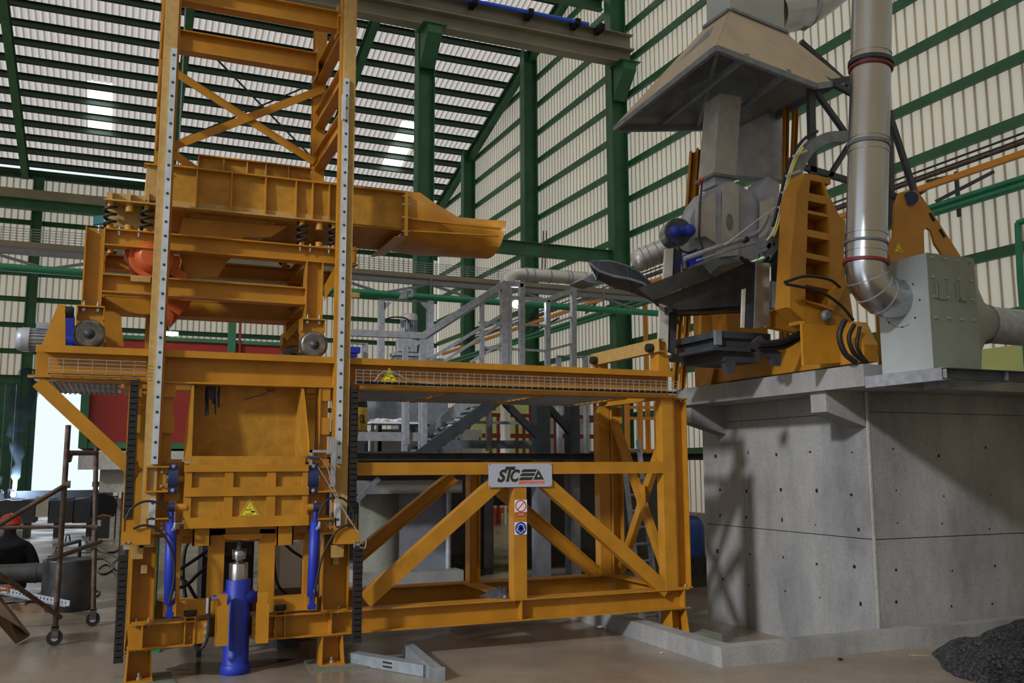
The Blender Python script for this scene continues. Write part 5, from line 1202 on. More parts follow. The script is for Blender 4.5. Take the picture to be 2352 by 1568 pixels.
# ---------------- red bin on its concrete deck
YBN = 13.0
pl_ = thing('concrete_deck', tuple(at(235,1130,Y=YBN)), 'pale concrete deck on posts carrying the red bin', 'platform')
zt6, zb6 = at(240,1036,Y=YBN-.3).z, at(240,1078,Y=YBN-.3).z
xa6, xb6 = at(180,1050,Y=YBN-.3).x, at(676,1050,Y=YBN-.3).x
part('slab', MB().box((xa6,YBN-.3,zb6),(xb6,YBN+2.4,zt6)), M['concrete_l'], pl_)
part('beam', MB().box((xa6+.25,YBN-.1,at(240,1130,Y=YBN).z),(xb6,YBN+2.2,zb6)), M['concrete_l'], pl_)
for x in (xa6+.6, xb6-.3): 
    for y in (YBN+.1, YBN+2.0): part('post', MB().cyl((x,y,0),(x,y,at(240,1130,Y=YBN).z),.075,n=12), M['rust'], pl_)
rb = thing('red_bin', tuple(at(400,1030,Y=YBN)), 'large dark red steel bin with green frame standing behind the lift tower', 'bin')
z0, z1 = at(300,1030,Y=YBN).z, at(400,775,Y=YBN).z
xa, xb = at(190,950,Y=YBN).x, at(668,950,Y=YBN).x
z0 = max(z0, zt6+.002)
part('body', MB().box((xa,YBN,z0+.06),(xb,YBN+1.8,z1-.04)), M['red'], rb)
part('base_band', MB().box((xa-.02,YBN-.03,z0),(xb+.02,YBN+1.83,z0+.08)), M['green'], rb)
part('top_rim', MB().box((xa-.02,YBN-.03,z1-.05),(xb+.02,YBN+1.83,z1)), M['green'], rb)
for x in (xa+.02, at(532,780,Y=YBN).x, xb-.03): part('frame_post', MB().box((x-.05,YBN-.05,z0),(x+.05,YBN,z1+.28)), M['green'], rb)
part('panel_rib', MB().box((at(548,780,Y=YBN).x,YBN-.04,z0),(at(553,780,Y=YBN).x,YBN,z1+.25)), M['rail_red'], rb)
# ---------------- mobile scaffold
sc = thing('scaffold_tower', (-.44, 9.55, 0), 'brown tube scaffold frame on castors at the left edge', 'scaffold')
def tube2(p, q, Y, Y2=None, r=.022, nm='tube'): return part(nm, MB().cyl(at(*p,Y=Y), at(*q,Y=Y2 or Y), r, n=10), M['rust'], sc)
YS1, YS2 = 9.56, 10.55
w1, w2 = at(125,1470,Y=YS1), at(213,1428,Y=YS2)
w1.z = .07; w2.z = .07
part('post', MB().cyl(w1+V(0,0,.07), at(157,976,Y=YS1), .025, n=12), M['rust'], sc)
part('post', MB().cyl(w2+V(0,0,.07), at(221,1026,Y=YS2), .025, n=12), M['rust'], sc)
for w in (w1, w2):
    cs = part('castor', MB().cyl(w-V(0,.02,0), w+V(0,.02,0), .068, n=18), M['black'], sc); part('fork', MB().box(w+V(-.03,-.03,0), w+V(.03,-.024,.10)).box(w+V(-.03,.024,0), w+V(.03,.03,.10)).box(w+V(-.03,-.03,.09), w+V(.03,.03,.105)), M['rust'], cs)
    part('hub', MB().cyl(w-V(0,.024,0), w+V(0,.024,0), .03, n=12), M['galv'], cs)
tube2((158,1040), (222,1040), YS1, YS2, .025, 'rail'); part('elbow', MB().tube(curve_pts([at(160,1058,Y=YS1), at(164,1044,Y=YS1+.1), at(172,1040,Y=YS1+.25)]), .018, 8), M['rust'], sc)
tube2((153,1112), (-30,1222), YS1, 9.2); tube2((-20,1305), (140,1418), 9.2, YS1); tube2((225,1209), (-20,1211), YS2, YS2-.1, .018); tube2((138,1276), (232,1243), YS1, YS2)
for p, Y in (((155,1112),YS1),((130,1277),YS1),((217,1210),YS2),((215,1255),YS2)): part('coupler', MB().cyl(at(p[0]-7,p[1],Y=Y), at(p[0]+7,p[1],Y=Y), .034, n=10), M['rust'], sc)
# ---------------- plank, pallet, pipe, drum, angle iron, cables on the floor
solo('plank', MB().poly([at(-40,1330,Z=.75)+V(0,0,0), at(0,1378,Y=9.7), at(66,1462,Z=.01), at(36,1479,Z=.01), at(-40,1390,Y=9.6)], (.01,.03,.02)), M['wood'], 'weathered board leaning at the lower left corner', 'plank')
pt = thing('pallet', tuple(at(75,1400,Z=0)), 'broken wooden pallet lying under the black pipe', 'pallet')
py0 = at(75,1408,Z=0).y
for k in range(5): part('board', MB().bar((-1.75+.28*k,py0,.11),(-1.55+.28*k,py0+.95,.11),.10,.02), M['wood'], pt)
for k in range(3): part('runner', MB().bar((-1.85,py0+.05+k*.4,.05),(-.45,py0+.05+k*.4,.05),.09,.1), M['wood'], pt)
ai = thing('angle_iron', tuple(at(80,1375,Z=.15)), 'perforated galvanised angle lying across the pallet', 'angle iron')
part('angle', MB().ang(at(-20,1356,Z=.22), at(160,1392,Z=.13), .06, .06), M['galv'], ai)
mb = MB(); a, b = at(-20,1356,Z=.22), at(160,1392,Z=.13)
for k in range(22): c = a.lerp(b, .03+k*.044); mb.cyl(c+V(0,-.008,.03), c+V(0,-.0095,.03), .012, n=6)
part('holes', mb, M['hole'], ai, kind='stuff')
ai2 = solo('angle_iron', MB().ang(at(-10,1385,Z=.14), at(95,1372,Z=.14), .05, .05), M['galv'], 'shorter galvanised angle behind the perforated one', 'angle iron')
YPI = 12.3
pc_ = at(60,1316,Y=YPI)
bp_ = thing('steel_pipe', tuple(pc_-V(0,0,pc_.z)), 'thick dark steel pipe lying on blocks beside the drum', 'pipe')
part('pipe', MB().cyl((-2.6,YPI,pc_.z), (at(108,1316,Y=YPI).x,YPI,pc_.z), .112, n=24), M['darksteel'], bp_); part('collar', MB().cyl((at(80,1316,Y=YPI).x,YPI,pc_.z), (at(84,1316,Y=YPI).x,YPI,pc_.z), .118, n=24), M['iron'], bp_)
for x in (-2.1, -1.15): part('block', MB().box((x-.1,YPI-.15,0),(x+.1,YPI+.15,pc_.z-.108)), M['wood'], bp_)
dr = thing('steel_drum', tuple(at(158,1366,Z=0)), 'dark open steel drum with a bent bar frame on top', 'drum')
dc = at(158,1340,Y=11.9); dc.z = 0; zt7 = at(158,1283,Y=11.9).z
part('shell', MB().lathe(dc+V(0,0,.002), (0,0,1), [(0,.27),(.02,.28),(zt7-.02,.28),(zt7,.285),(zt7,.25),(zt7-.2,.245)], 28), M['darksteel'], dr)
part('side_plate', A5([(106,1285),(132,1285),(132,1358),(106,1356)], 11.7, (0,.02,0)), M['darksteel'], dr)
part('bar_frame', MB().tube([at(126,1285,Y=11.7),at(127,1256,Y=11.7),at(184,1242,Y=11.8),at(182,1278,Y=11.9)], .022, 6), M['iron'], dr)
part('bar_frame', MB().tube(curve_pts([at(150,1244,Y=11.75),at(153,1228,Y=11.75),at(159,1230,Y=11.75),at(161,1242,Y=11.8)]), .008, 6), M['iron'], dr)
def floor_cable(pts, r, m, label):
    return solo('floor_cable', MB().tube(curve_pts([at(x,y,Z=r) for x,y in pts],6), r, 6), m, label, 'cable')
rs = random.Random(9)
floor_cable([(205,1290),(235,1282),(262,1300),(240,1318),(225,1308),(245,1296),(275,1312)], .015, M['rust'], 'coiled brown cable on the floor right of the scaffold')
floor_cable([(200,1262),(235,1268),(270,1280),(255,1300),(275,1330)], .012, M['black'], 'black cable snaking on the floor behind the chain')
floor_cable([(190,1232),(230,1262),(258,1268),(278,1258)], .022, M['black'], 'thick black cable below the welding machine')
floor_cable([(205,1352),(228,1358),(222,1368),(200,1366)], .012, M['rust'], 'short brown cable end by the drum')
floor_cable([(110,1278),(140,1272),(180,1266),(205,1268),(230,1250)], .012, M['greenpipe'], 'thin green hose on the floor behind the drum')
floor_cable([(165,1388),(182,1382),(190,1396)], .012, M['iron'], 'short bent rod on the floor by the angle iron')
rr = thing('rebar_bundle', tuple(at(20,1345,Z=.26)), 'bundle of red rods lying on the pallet', 'rods')
for k in range(6): part('rod', MB().cyl(at(-20,1342+3*k,Z=.25), at(38+rs.uniform(-6,8),1332+4*k,Z=.25), .012, n=6), M['orange'], rr)
# ---------------- seated worker in a red helmet, back to the camera
wy = 13.4
wk = thing('person', tuple(at(30,1300,Y=wy)-V(0,0,at(30,1300,Y=wy).z)), 'person in a dark shirt and red hard hat crouching with back turned', 'person')
def skin_mesh(name, nodes, edges, m, parent, sub=2):
    me = bpy.data.meshes.new(name); base = off(parent)
    me.from_pydata([Vector(n[:3])-base for n in nodes], edges, [])
    o = bpy.data.objects.new(name, me); COL.objects.link(o); o.parent = parent
    sk_ = o.modifiers.new('skin', 'SKIN'); sk_.use_smooth_shade = True
    if not me.skin_vertices: me.skin_vertices.new(name='') if hasattr(me.skin_vertices, 'new') else None
    for i, n in enumerate(nodes):
        r = n[3]; me.skin_vertices[0].data[i].radius = r if isinstance(r, tuple) else (r, r)
    me.skin_vertices[0].data[0].use_root = True
    s2 = o.modifiers.new('sub', 'SUBSURF'); s2.levels = sub; s2.render_levels = sub
    dg = bpy.context.evaluated_depsgraph_get(); me2 = bpy.data.meshes.new_from_object(o.evaluated_get(dg))
    o.modifiers.clear(); o.data = me2; bpy.data.meshes.remove(me)
    me2.materials.clear(); me2.materials.append(m)
    me2.polygons.foreach_set('use_smooth', [True]*len(me2.polygons))
    return o
hx = at(23,1196,Y=wy); hc = hx.copy()
ZP = .30
P0 = (hc.x+.02, wy+.05, ZP, .17)
nodes = [P0, (hc.x+.02,wy+.0,ZP+.25,(.19,.14)), (hc.x+.01,wy+.03,hc.z-.36,(.2,.14)), (hc.x,wy+.07,hc.z-.22,(.09,.08)), (hc.x,wy+.08,hc.z-.11,.06), (hc.x,wy+.09,hc.z-.03,(.085,.10)),
         (hc.x+.22,wy+.04,hc.z-.33,.085), (hc.x+.31,wy+.1,hc.z-.55,.06), (hc.x+.28,wy+.33,hc.z-.68,.045),
         (hc.x-.22,wy+.04,hc.z-.33,.085), (hc.x-.30,wy+.1,hc.z-.55,.06), (hc.x-.24,wy+.36,hc.z-.62,.045),
         (hc.x+.13,wy+.40,ZP+.16,.10), (hc.x+.14,wy+.42,.10,.065), (hc.x+.15,wy+.56,.05,.05),
         (hc.x-.13,wy+.40,ZP+.16,.10), (hc.x-.14,wy+.42,.10,.065), (hc.x-.15,wy+.56,.05,.05)]
edges = [(0,1),(1,2),(2,3),(3,4),(4,5),(2,6),(6,7),(7,8),(2,9),(9,10),(10,11),(0,12),(12,13),(13,14),(0,15),(15,16),(16,17)]
skin_mesh('body', nodes, edges, M['cloth'], wk)
part('head', MB().ball((hc.x,wy+.09,hc.z-.05), .105, 16, 12, (.86,1,1.15)).ball((hc.x-.092,wy+.09,hc.z-.06),.025,8,6,(.5,1,1.3)).ball((hc.x+.092,wy+.09,hc.z-.06),.025,8,6,(.5,1,1.3)).cyl((hc.x,wy+.08,hc.z-.2),(hc.x,wy+.085,hc.z-.1),.055), M['skin'], wk)
part('helmet', MB().lathe((hc.x,wy+.09,hc.z-.045), (0,0,1), [(0,.142),(.012,.142),(.02,.128),(.06,.122),(.10,.098),(.125,.06),(.135,.012)], 24).box((hc.x-.012,wy-.02,hc.z+.06),(hc.x+.012,wy+.2,hc.z+.09)), M['brightred'], wk)
def hand(c, d, parent, m, s=1.):
    """palm with four bent fingers and a thumb"""
    d = Vector(d).normalized(); side = d.cross(V(0,0,1)).normalized(); dn_ = V(0,0,-1)
    mb = MB().tube([c-d*.03, c+d*.02, c+d*.06], [.024*s,.034*s,.03*s], 8)
    for k, L in enumerate((.06,.072,.068,.052)):
        b = c+d*.055+side*(.027-.018*k); mb.tube([b, b+d*L*.5+dn_*.006, b+d*L*.8+dn_*.03, b+d*L*.8+dn_*.05], [.010,.0095,.0085,.007], 6)
    b = c+side*.03; mb.tube([b, b+side*.025+d*.025+dn_*.01, b+side*.028+d*.055+dn_*.025], [.012,.011,.008], 6)
    return part('hand', mb, m, parent)
hand(V(hc.x+.275,wy+.36,hc.z-.695), (-.1,1,-.2), wk, M['skin']); hand(V(hc.x-.235,wy+.39,hc.z-.63), (.1,1,-.2), wk, M['skin'])
# ---------------- welding bench, arc, welder and smoke
YW = 24.0
wb_ = thing('welding_bench', tuple(at(90,1205,Y=YW)-V(0,0,at(90,1205,Y=YW).z)), 'long dark bench of steel box sections under the welding arc', 'bench')
zt8 = at(60,1140,Y=YW).z
for x0, x1, ytop in ((-40,80,1150),(82,112,1150),(112,168,1150),(169,224,1148)):
    if x0 == 82: part('end_plate', rbox(x0,ytop-10,x1,1186,YW,.02), M['whiteplate'], wb_); continue
    a, b = at(x0,ytop,Y=YW), at(x1,1200,Y=YW); part('box_section', MB().box((a.x,YW,.02 if False else b.z),(b.x,YW+.9,a.z)), M['iron'], wb_)
for k in range(6):
    x = at(-30+42*k,1150,Y=YW).x; z = at(0,1149,Y=YW).z
    part('bright_bar', MB().bar((x,YW+.02,z+.012),(x+.25,YW+.88,z+.012),.16,.02), M['steel'], wb_)
a = at(-40,1128,Y=YW+1.0); b = at(260,1128,Y=YW+1.0); part('back_beam', MB().box((a.x,YW+.95,.45),(b.x,YW+1.1,a.z)), M['iron'], wb_)
for x in (-20, 60, 130, 205): xx = at(x,1190,Y=YW).x; part('leg', MB().box((xx-.06,YW+.1,0),(xx+.06,YW+.8,at(x,1200,Y=YW).z)), M['iron'], wb_)
arc = at(30,1136,Y=YW+.2)
solo('welding_arc', MB().ball(arc, .055, 12, 8), M['arc'], 'blue white welding arc glaring on the bench', 'welding arc')
ld = bpy.data.lights.new('arc_light', 'POINT'); ld.energy = 260; ld.color = (.65,.8,1); ld.shadow_soft_size = .05
lo_ = bpy.data.objects.new('arc_light', ld); COL.objects.link(lo_); lo_.location = arc+V(0,-.08,.12)
pw = thing('person', (at(-8,1110,Y=YW+.7).x, YW+1.6, 0), 'person welding in dark overalls and a black face mask at left edge', 'person')
wx = at(-6,1105,Y=YW+1.4); X_, Z_ = wx.x, wx.z
nodes = [(X_-.25,YW+1.75,.85,.17),(X_-.2,YW+1.6,1.1,(.19,.15)),(X_-.12,YW+1.45,Z_-.22,(.19,.14)),(X_-.05,YW+1.38,Z_-.1,.075),(X_,YW+1.33,Z_,.09),
         (X_+.05,YW+1.25,Z_-.3,.075),(X_+.28,YW+.95,Z_-.42,.055),(arc.x-.1,YW+.45,arc.z+.12,.04),
         (X_-.32,YW+1.35,Z_-.28,.075),(X_-.3,YW+1.0,Z_-.45,.055),(arc.x-.3,YW+.55,arc.z+.1,.04),
         (X_-.14,YW+1.8,.45,.1),(X_-.14,YW+1.85,.08,.06),(X_-.14,YW+1.7,.05,.05),(X_-.38,YW+1.8,.45,.1),(X_-.38,YW+1.85,.08,.06),(X_-.38,YW+1.7,.05,.05)]
edges = [(0,1),(1,2),(2,3),(3,4),(2,5),(5,6),(6,7),(2,8),(8,9),(9,10),(0,11),(11,12),(12,13),(0,14),(14,15),(15,16)]
skin_mesh('body', nodes, edges, M['cloth'], pw)
part('head', MB().ball((X_,YW+1.33,Z_), .11, 14, 10, (.9,1,1.15)), M['skin'], pw)
part('mask', MB().poly([(X_-.12,YW+1.24,Z_+.12),(X_+.12,YW+1.24,Z_+.12),(X_+.13,YW+1.2,Z_-.05),(X_+.06,YW+1.2,Z_-.2),(X_-.06,YW+1.2,Z_-.2),(X_-.13,YW+1.2,Z_-.05)], (0,-.05,0)).lathe((X_,YW+1.33,Z_+.02),(0,0,1),[(0,.135),(.08,.12),(.13,.06)],14), M['black'], pw)
hand(V(arc.x-.1,YW+.44,arc.z+.11), (.6,-.8,-.2), pw, M['black']); hand(V(arc.x-.3,YW+.54,arc.z+.09), (.6,-.8,-.1), pw, M['black'])
sm = bpy.data.materials.new('welding_smoke'); sm.use_nodes = True; nt = sm.node_tree; nt.nodes.remove(nt.nodes['Principled BSDF'])
pv_ = nt.nodes.new('ShaderNodeVolumePrincipled'); nt.links.new(pv_.outputs[0], nt.nodes['Material Output'].inputs['Volume'])
pv_.inputs['Color'].default_value = (.62,.80,1,1); pv_.inputs['Anisotropy'].default_value = .3
g_ = nt.nodes.new('ShaderNodeNewGeometry'); nz = nt.nodes.new('ShaderNodeTexNoise'); nz.inputs['Scale'].default_value = 2.6; nz.inputs['Detail'].default_value = 3
mr = nt.nodes.new('ShaderNodeMapRange'); mr.inputs['From Min'].default_value = .42; mr.inputs['From Max'].default_value = .62; mr.inputs['To Min'].default_value = 0; mr.inputs['To Max'].default_value = 5.0
nt.links.new(g_.outputs['Position'], nz.inputs['Vector']); nt.links.new(nz.outputs['Fac'], mr.inputs['Value']); nt.links.new(mr.outputs[0], pv_.inputs['Density'])
pts = [arc+V(.02,.0,.08), at(36,1095,Y=YW), at(40,1045,Y=YW), at(36,1000,Y=YW), at(48,955,Y=YW), at(48,920,Y=YW), at(66,885,Y=YW), at(80,850,Y=YW)]
o = solo('welding_smoke', MB().tube(curve_pts(pts,4), [.05]*4+[.1]*4+[.15]*4+[.20]*4+[.25]*4+[.30]*4+[.32]*4+[.2], 12), sm, 'pale blue smoke plume rising from the welding arc', 'smoke'); o['kind'] = 'stuff'
# ---------------- welding machine, jacket, post
wm = thing('welding_machine', tuple(at(236,1245,Z=0)), 'dark grey welding machine on wheels beside the chain', 'machine')
wyy = at(236,1245,Z=0).y
part('case', MB().box((at(222,1200,Y=wyy).x,wyy,.08),(at(252,1200,Y=wyy).x,wyy+.55,at(236,1186,Y=wyy).z)), M['iron'], wm); part('label_plate', rbox(223,1194,231,1208,wyy-.006,.006), M['white'], wm)
part('handle', MB().tube([at(222,1188,Y=wyy),at(236,1182,Y=wyy),at(258,1187,Y=wyy)], .02, 6), M['orange'], wm)
for s in (.06, .5): part('wheel', MB().cyl((at(222,1200,Y=wyy).x-.02,wyy+s,.08),(at(222,1200,Y=wyy).x+.03,wyy+s,.08),.08,n=14), M['black'], wm)
solo('jacket', A5([(214,1136),(240,1133),(262,1142),(270,1160),(262,1186),(236,1190),(218,1192),(206,1188),(208,1160)], wyy+.7, (0,.12,.02)), M['cloth'], 'dark jacket draped on the frame above the welding machine', 'jacket')
solo('drape_rack', MB().bar(at(208,1140,Y=wyy+.84), at(272,1140,Y=wyy+.84), .03, .03).bar(V(at(212,1140,Y=wyy+.84).x,wyy+.84,0), at(212,1140,Y=wyy+.84), .03, .03).bar(V(at(268,1140,Y=wyy+.84).x,wyy+.84,0), at(268,1140,Y=wyy+.84), .03, .03), M['rust'], 'rusty rack that the dark jacket hangs on', 'rack')
# ---------------- concrete mezzanine behind the truss
YD = 11.6; zdt = at(1000,1040,Y=YD).z; zdb = at(1000,1057,Y=YD).z
mz_ = thing('mezzanine', (5.5, 14, 0), 'dark steel and concrete mezzanine behind the yellow truss frame', 'platform')
XD0, XD1 = at(812,1050,Y=YD).x-.25, 10.6
part('edge_beam', MB().chan((XD0,YD,(zdt+zdb)/2),(XD1,YD,(zdt+zdb)/2),zdt-zdb,.08), M['darksteel'], mz_)
part('deck', MB().box((XD0,YD+.081,zdt-.05),(XD1,YD+5.6,zdt-.01)), M['darksteel'], mz_)
part('light_block_wall', MB().box((XD0,YD+4.6,0),(at(1130,1200,Y=YD+4.6).x,YD+4.8,zdt-.06)).box((at(1192,1200,Y=YD+4.6).x,YD+4.6,0),(XD1,YD+4.8,zdt-.06)).box((at(1130,1200,Y=YD+4.6).x,YD+4.6,at(1160,1160,Y=YD+4.6).z),(at(1192,1200,Y=YD+4.6).x,YD+4.8,zdt-.06)), M['concrete'], mz_)  # wall added to keep the space under the deck dark
part('concrete_beam', rbox(800,1104,1062,1131,YD+.5,.5), M['concrete'], mz_)
for x0, x1, yy in ((1234,1264,YD+.3),(1310,1332,YD+.6),(1112,1134,YD+2.2)):
    a = at(x0,1100,Y=yy); b = at(x1,1100,Y=yy); part('column', MB().box((a.x,yy,0),(b.x,yy+.2,zdt-.05)), M['grey'], mz_)
for x0, x1, yy in ((1234,1264,YD+.3),(1310,1332,YD+.6)):
    a = at(x0,1000,Y=yy); b = at(x1,1000,Y=yy); part('upper_column', MB().box((a.x,yy,zdt),(b.x,yy+.2,at(1250,925,Y=yy).z+.3)), M['iron'], mz_)  # near-black tone stands in for the shadow on the upper columns
part('knee_brace', gbar((1160,925),(1248,1015),.09,YD+.35), M['iron'], mz_); part('knee_brace', gbar((1250,925),(1322,1005),.09,YD+.65), M['iron'], mz_)  # braces take the same dark tone for their shadow
part('under_brace', gbar((870,1098),(818,1150),.06,YD+.2), M['galvd'], mz_)
tk = thing('concrete_tank', tuple(at(950,1335,Z=0)), 'pale concrete tank with rounded corner under the mezzanine', 'tank')
YT = YD+.9
tzb = at(900,1312,Y=YT).z
part('step', MB().box((at(835,1320,Y=YT-.25).x,YT-.25,0),(at(1065,1320,Y=YT-.25).x,YT+2.4,tzb)), M['concrete'], tk)
c = at(874,1200,Y=YT+.3); part('rounded_corner', MB().cyl((c.x,YT+.32,tzb),(c.x,YT+.32,at(874,1131,Y=YT).z),.30,n=32), M['grout'], tk)
part('tank_wall', MB().box((at(910,1200,Y=YT+.1).x,YT+.1,tzb),(at(1030,1200,Y=YT+.1).x,YT+2.2,at(960,1131,Y=YT).z)), M['lilac'], tk)
part('pipe', MB().cyl((at(1030,1200,Y=YT+.05).x,YT+.05,tzb),(at(1030,1200,Y=YT+.05).x,YT+.05,at(960,1131,Y=YT).z),.04,n=12), M['galv'], tk)
# orange barrier and lit floor far behind
ob = thing('barrier', tuple(at(1160,1215,Y=24)-V(0,0,at(1160,1215,Y=24).z)), 'orange slatted barrier glimpsed through the mezzanine opening', 'barrier')
part('rail', rbox(1128,1166,1215,1176,24,.08), M['orange'], ob)
for x in (1135,1146,1157,1168,1180,1192,1204): part('slat', rbox(x,1176,x+6,1212,24.02,.04), M['orange'], ob)
for x in (1135, 1204): part('foot', MB().box((at(x,1200,Y=24).x-.05,23.9,0),(at(x,1200,Y=24).x+.1,24.2,at(x,1211,Y=24).z)), M['rust'], ob)
# things on the mezzanine deck
dz = zdt-.009
def on_deck(name, x0, y0, x1, Y, d, m, label, cat, extra=None):
    a, b = at(x0,y0,Y=Y), at(x1,y0,Y=Y); return solo(name, MB().box((a.x,Y,dz),(b.x,Y+d,a.z)), m, label, cat)
def cabinet(x0, y0, x1, Y, d, m, label):
    a, b = at(x0,y0,Y=Y), at(x1,y0,Y=Y); t = thing('cabinet', ((a.x+b.x)/2,Y+d/2,dz), label, 'cabinet')
    part('body', MB().box((a.x,Y+.015,dz),(b.x,Y+d,a.z)), m, t); n = max(1, round((b.x-a.x)/.45)); w = (b.x-a.x)/n
    for k in range(n): dd = part('door', MB().box((a.x+k*w+.008,Y,dz+.05),(a.x+(k+1)*w-.008,Y+.014,a.z-.02)), m, t); part('handle', MB().box((a.x+(k+1)*w-.06,Y-.012,(dz+a.z)/2),(a.x+(k+1)*w-.04,Y,(dz+a.z)/2+.1)), M['iron'], dd)
cabinet(868,985,945,YD+2.6,.5,M['whitewall'],'white cupboard on the mezzanine behind the stair foot')
cabinet(1010,985,1108,YD+3.6,.5,M['whitewall'],'pale bench cupboard on the mezzanine left of the lime wall')
cabinet(918,905,958,YD+3.3,.5,M['lilac'],'tall grey cabinet behind the stair on the mezzanine')
wtb = thing('work_table', tuple(at(880,970,Y=YD+2.2)), 'white topped table with rags on the mezzanine', 'table')
ta, tb_ = at(848,968,Y=YD+2.0), at(962,968,Y=YD+2.0)
part('top', MB().box((ta.x,YD+1.9,ta.z-.03),(tb_.x,YD+2.5,ta.z)), M['white'], wtb)
for x in (ta.x+.04, tb_.x-.04):
    for y in (YD+1.95, YD+2.45): part('leg', MB().box((x-.02,y-.02,dz),(x+.02,y+.02,ta.z-.03)), M['iron'], wtb)
mb = MB()
for k in range(7): mb.ball((ta.x+.1+.07*k,YD+2.1+rs.uniform(-.05,.1),ta.z+.02), .06, 8, 6, (1.1,1,rs.uniform(.5,.9)))
o = solo('rags', mb, M['whitewall'], 'crumpled white rags on the mezzanine table', 'rags', loc=(ta.x+.3,YD+2.1,ta.z)); o['kind'] = 'stuff'
YO_ = YD+.5
od = thing('oil_drum', tuple(at(833,988,Y=YO_)), 'yellow oil drum marked P OiL on the mezzanine beside the chain', 'drum')
oa, ob_ = at(774,988,Y=YO_), at(852,935,Y=YO_); orr = (ob_.x-oa.x)/2; occ = V((oa.x+ob_.x)/2, YO_+orr, oa.z)
part('drum', MB().lathe(occ, (0,0,1), [(0,orr),(.01,orr*1.02),((ob_.z-oa.z)-.01,orr*1.02),(ob_.z-oa.z,orr)], 28), M['decal2'], od); part('lid', MB().lathe(occ+V(0,0,ob_.z-oa.z), (0,0,1), [(0,orr*1.0),(.02,orr*1.02),(.12,orr*.98)], 28), M['black'], od)
vs, fs = text_mb('P OiL', 1., bold=.05); tx = MB(); xs_ = [v.x for v in vs]; W_ = max(xs_)-min(xs_); hh_ = (ob_.z-oa.z)*.5
for v in vs: pass
tx.add([(occ.x+math.sin(.09+(v.x-min(xs_))/W_*.74)*orr*1.03, occ.y-math.cos(.09+(v.x-min(xs_))/W_*.74)*orr*1.03, oa.z+(ob_.z-oa.z)*.33+v.y*hh_) for v in vs], fs)
part('lettering', tx, M['ink'], od)
part('stand', MB().box((occ.x-orr*.9,occ.y-orr*.9,dz),(occ.x+orr*.9,occ.y+orr*.9,oa.z-.001)), M['iron'], od)
# ---------------- galvanised stair with handrails
st = thing('stair', tuple(at(970,1045,Y=YD+.3)), 'galvanised steel stair with handrails rising to the right behind the truss', 'stair')
YS = YD+.25; G = M['galvd']
def gb(p, q, w, Y=YS, nm='rail', m=None): return part(nm, gbar(p, q, w, Y), m or M['galv'], st)
part('stringer', MB().bar(at(962,1048,Y=YS), at(1150,912,Y=YS), .05, .16), M['iron'], st); part('stringer', MB().bar(at(935,1040,Y=YS+.9), at(1090,905,Y=YS+.9), .05, .16), M['galv'], st)  # near stringer coloured dark for its shaded underside
part('floor_beam', MB().bar(at(790,1046,Y=YS), at(965,1046,Y=YS), .05, .11), M['iron'], st)
for k in range(9):
    a = at(975+19*k,1036-13.6*k,Y=YS+.03); part('tread', MB().box((a.x-.02,YS+.03,a.z),(a.x+.2,YS+.88,a.z+.03)), G, st)
part('kick_plate', rbox(800,991,974,1013,YS+.1,.02), M['galv'], st); part('kick_plate', rbox(1000,1010,1235,1030,YD+1.6,.02), G, st)
for x, y0, y1 in ((933,905,1020),(974,905,1030)): part('post', gbar((x,y0),(x,y1),.07,YS+.1), M['galv'], st)
part('post', gbar((1122,930),(1122,1035),.07,YD+1.6), M['galv'], st); part('rail', gbar((1005,968),(1235,972),.045,YD+1.6), M['galv'], st)
HY = YS+.6; zland = at(1230,868,Y=HY).z
part('landing', MB().box((at(1095,868,Y=HY).x,HY-.15,zland-.1),(at(1345,868,Y=HY).x,HY+.9,zland)), M['galvd'], st)
for p, q, w in (((780,763),(970,771),.09),((968,773),(1160,650),.09),((940,800),(1140,672),.05),((985,826),(1155,722),.045),((1020,830),(1155,740),.04),((1080,832),(1155,786),.04)): part('rail', gbar(p, q, w, HY), M['galv'], st)
for x, y0, y1, w in ((970,772,840,.08),(931,790,840,.07),(1107,690,840,.06),(1158,650,840,.10),(1168,660,840,.08),(1198,652,840,.08),(1257,690,840,.07),(1317,662,840,.08)): pb_ = at(x,y1,Y=HY); part('post', MB().bar(at(x,y0,Y=HY), V(pb_.x,HY,dz if x < 1000 else zland), w, w, up=(0,1,0)), M['galv'], st)
for p, q, w in (((1155,652),(1200,654),.08),((1100,740),(1255,748),.035),((1110,798),(1258,806),.035),((1160,683),(1258,690),.06),((1255,690),(1318,664),.07),((1255,748),(1312,728),.035),((1255,805),(1312,790),.035)): part('rail', gbar(p, q, w, HY), M['galv'], st)
# ---------------- agitator motor in its lifting frame
YG = 14.2
ga = thing('lifting_frame', tuple(at(935,835,Y=YG)), 'grey inverted U lifting frame around the vertical motor', 'frame')
part('leg', rbox(872,688,883,836,YG,.12), M['galv'], ga); part('leg', rbox(984,690,996,836,YG,.12), M['galv'], ga); part('cross_bar', rbox(872,685,996,694,YG-.01,.14), M['galv'], ga)
part('gusset', A5([(883,694),(900,694),(883,712)], YG, (0,.05,0)), M['galv'], ga); part('gusset', A5([(984,694),(966,694),(984,714)], YG, (0,.05,0)), M['galv'], ga)
part('lug', A5([(917,686),(926,664),(932,664),(936,686)], YG+.03, (0,.04,0)), M['galv'], ga); part('hook', MB().tube(curve_pts([at(x,y,Y=YG+.05) for x,y in ((932,668),(944,668),(946,678),(938,680))]), .03, 6), M['galv'], ga)
am = thing('agitator_motor', tuple(at(938,818,Y=YG)), 'silver finned vertical motor standing inside the lifting frame', 'motor')
mc = at(939,768,Y=YG+.1); mtop, mbot = at(939,720,Y=YG+.1).z, at(939,772,Y=YG+.1).z; mr_ = .135
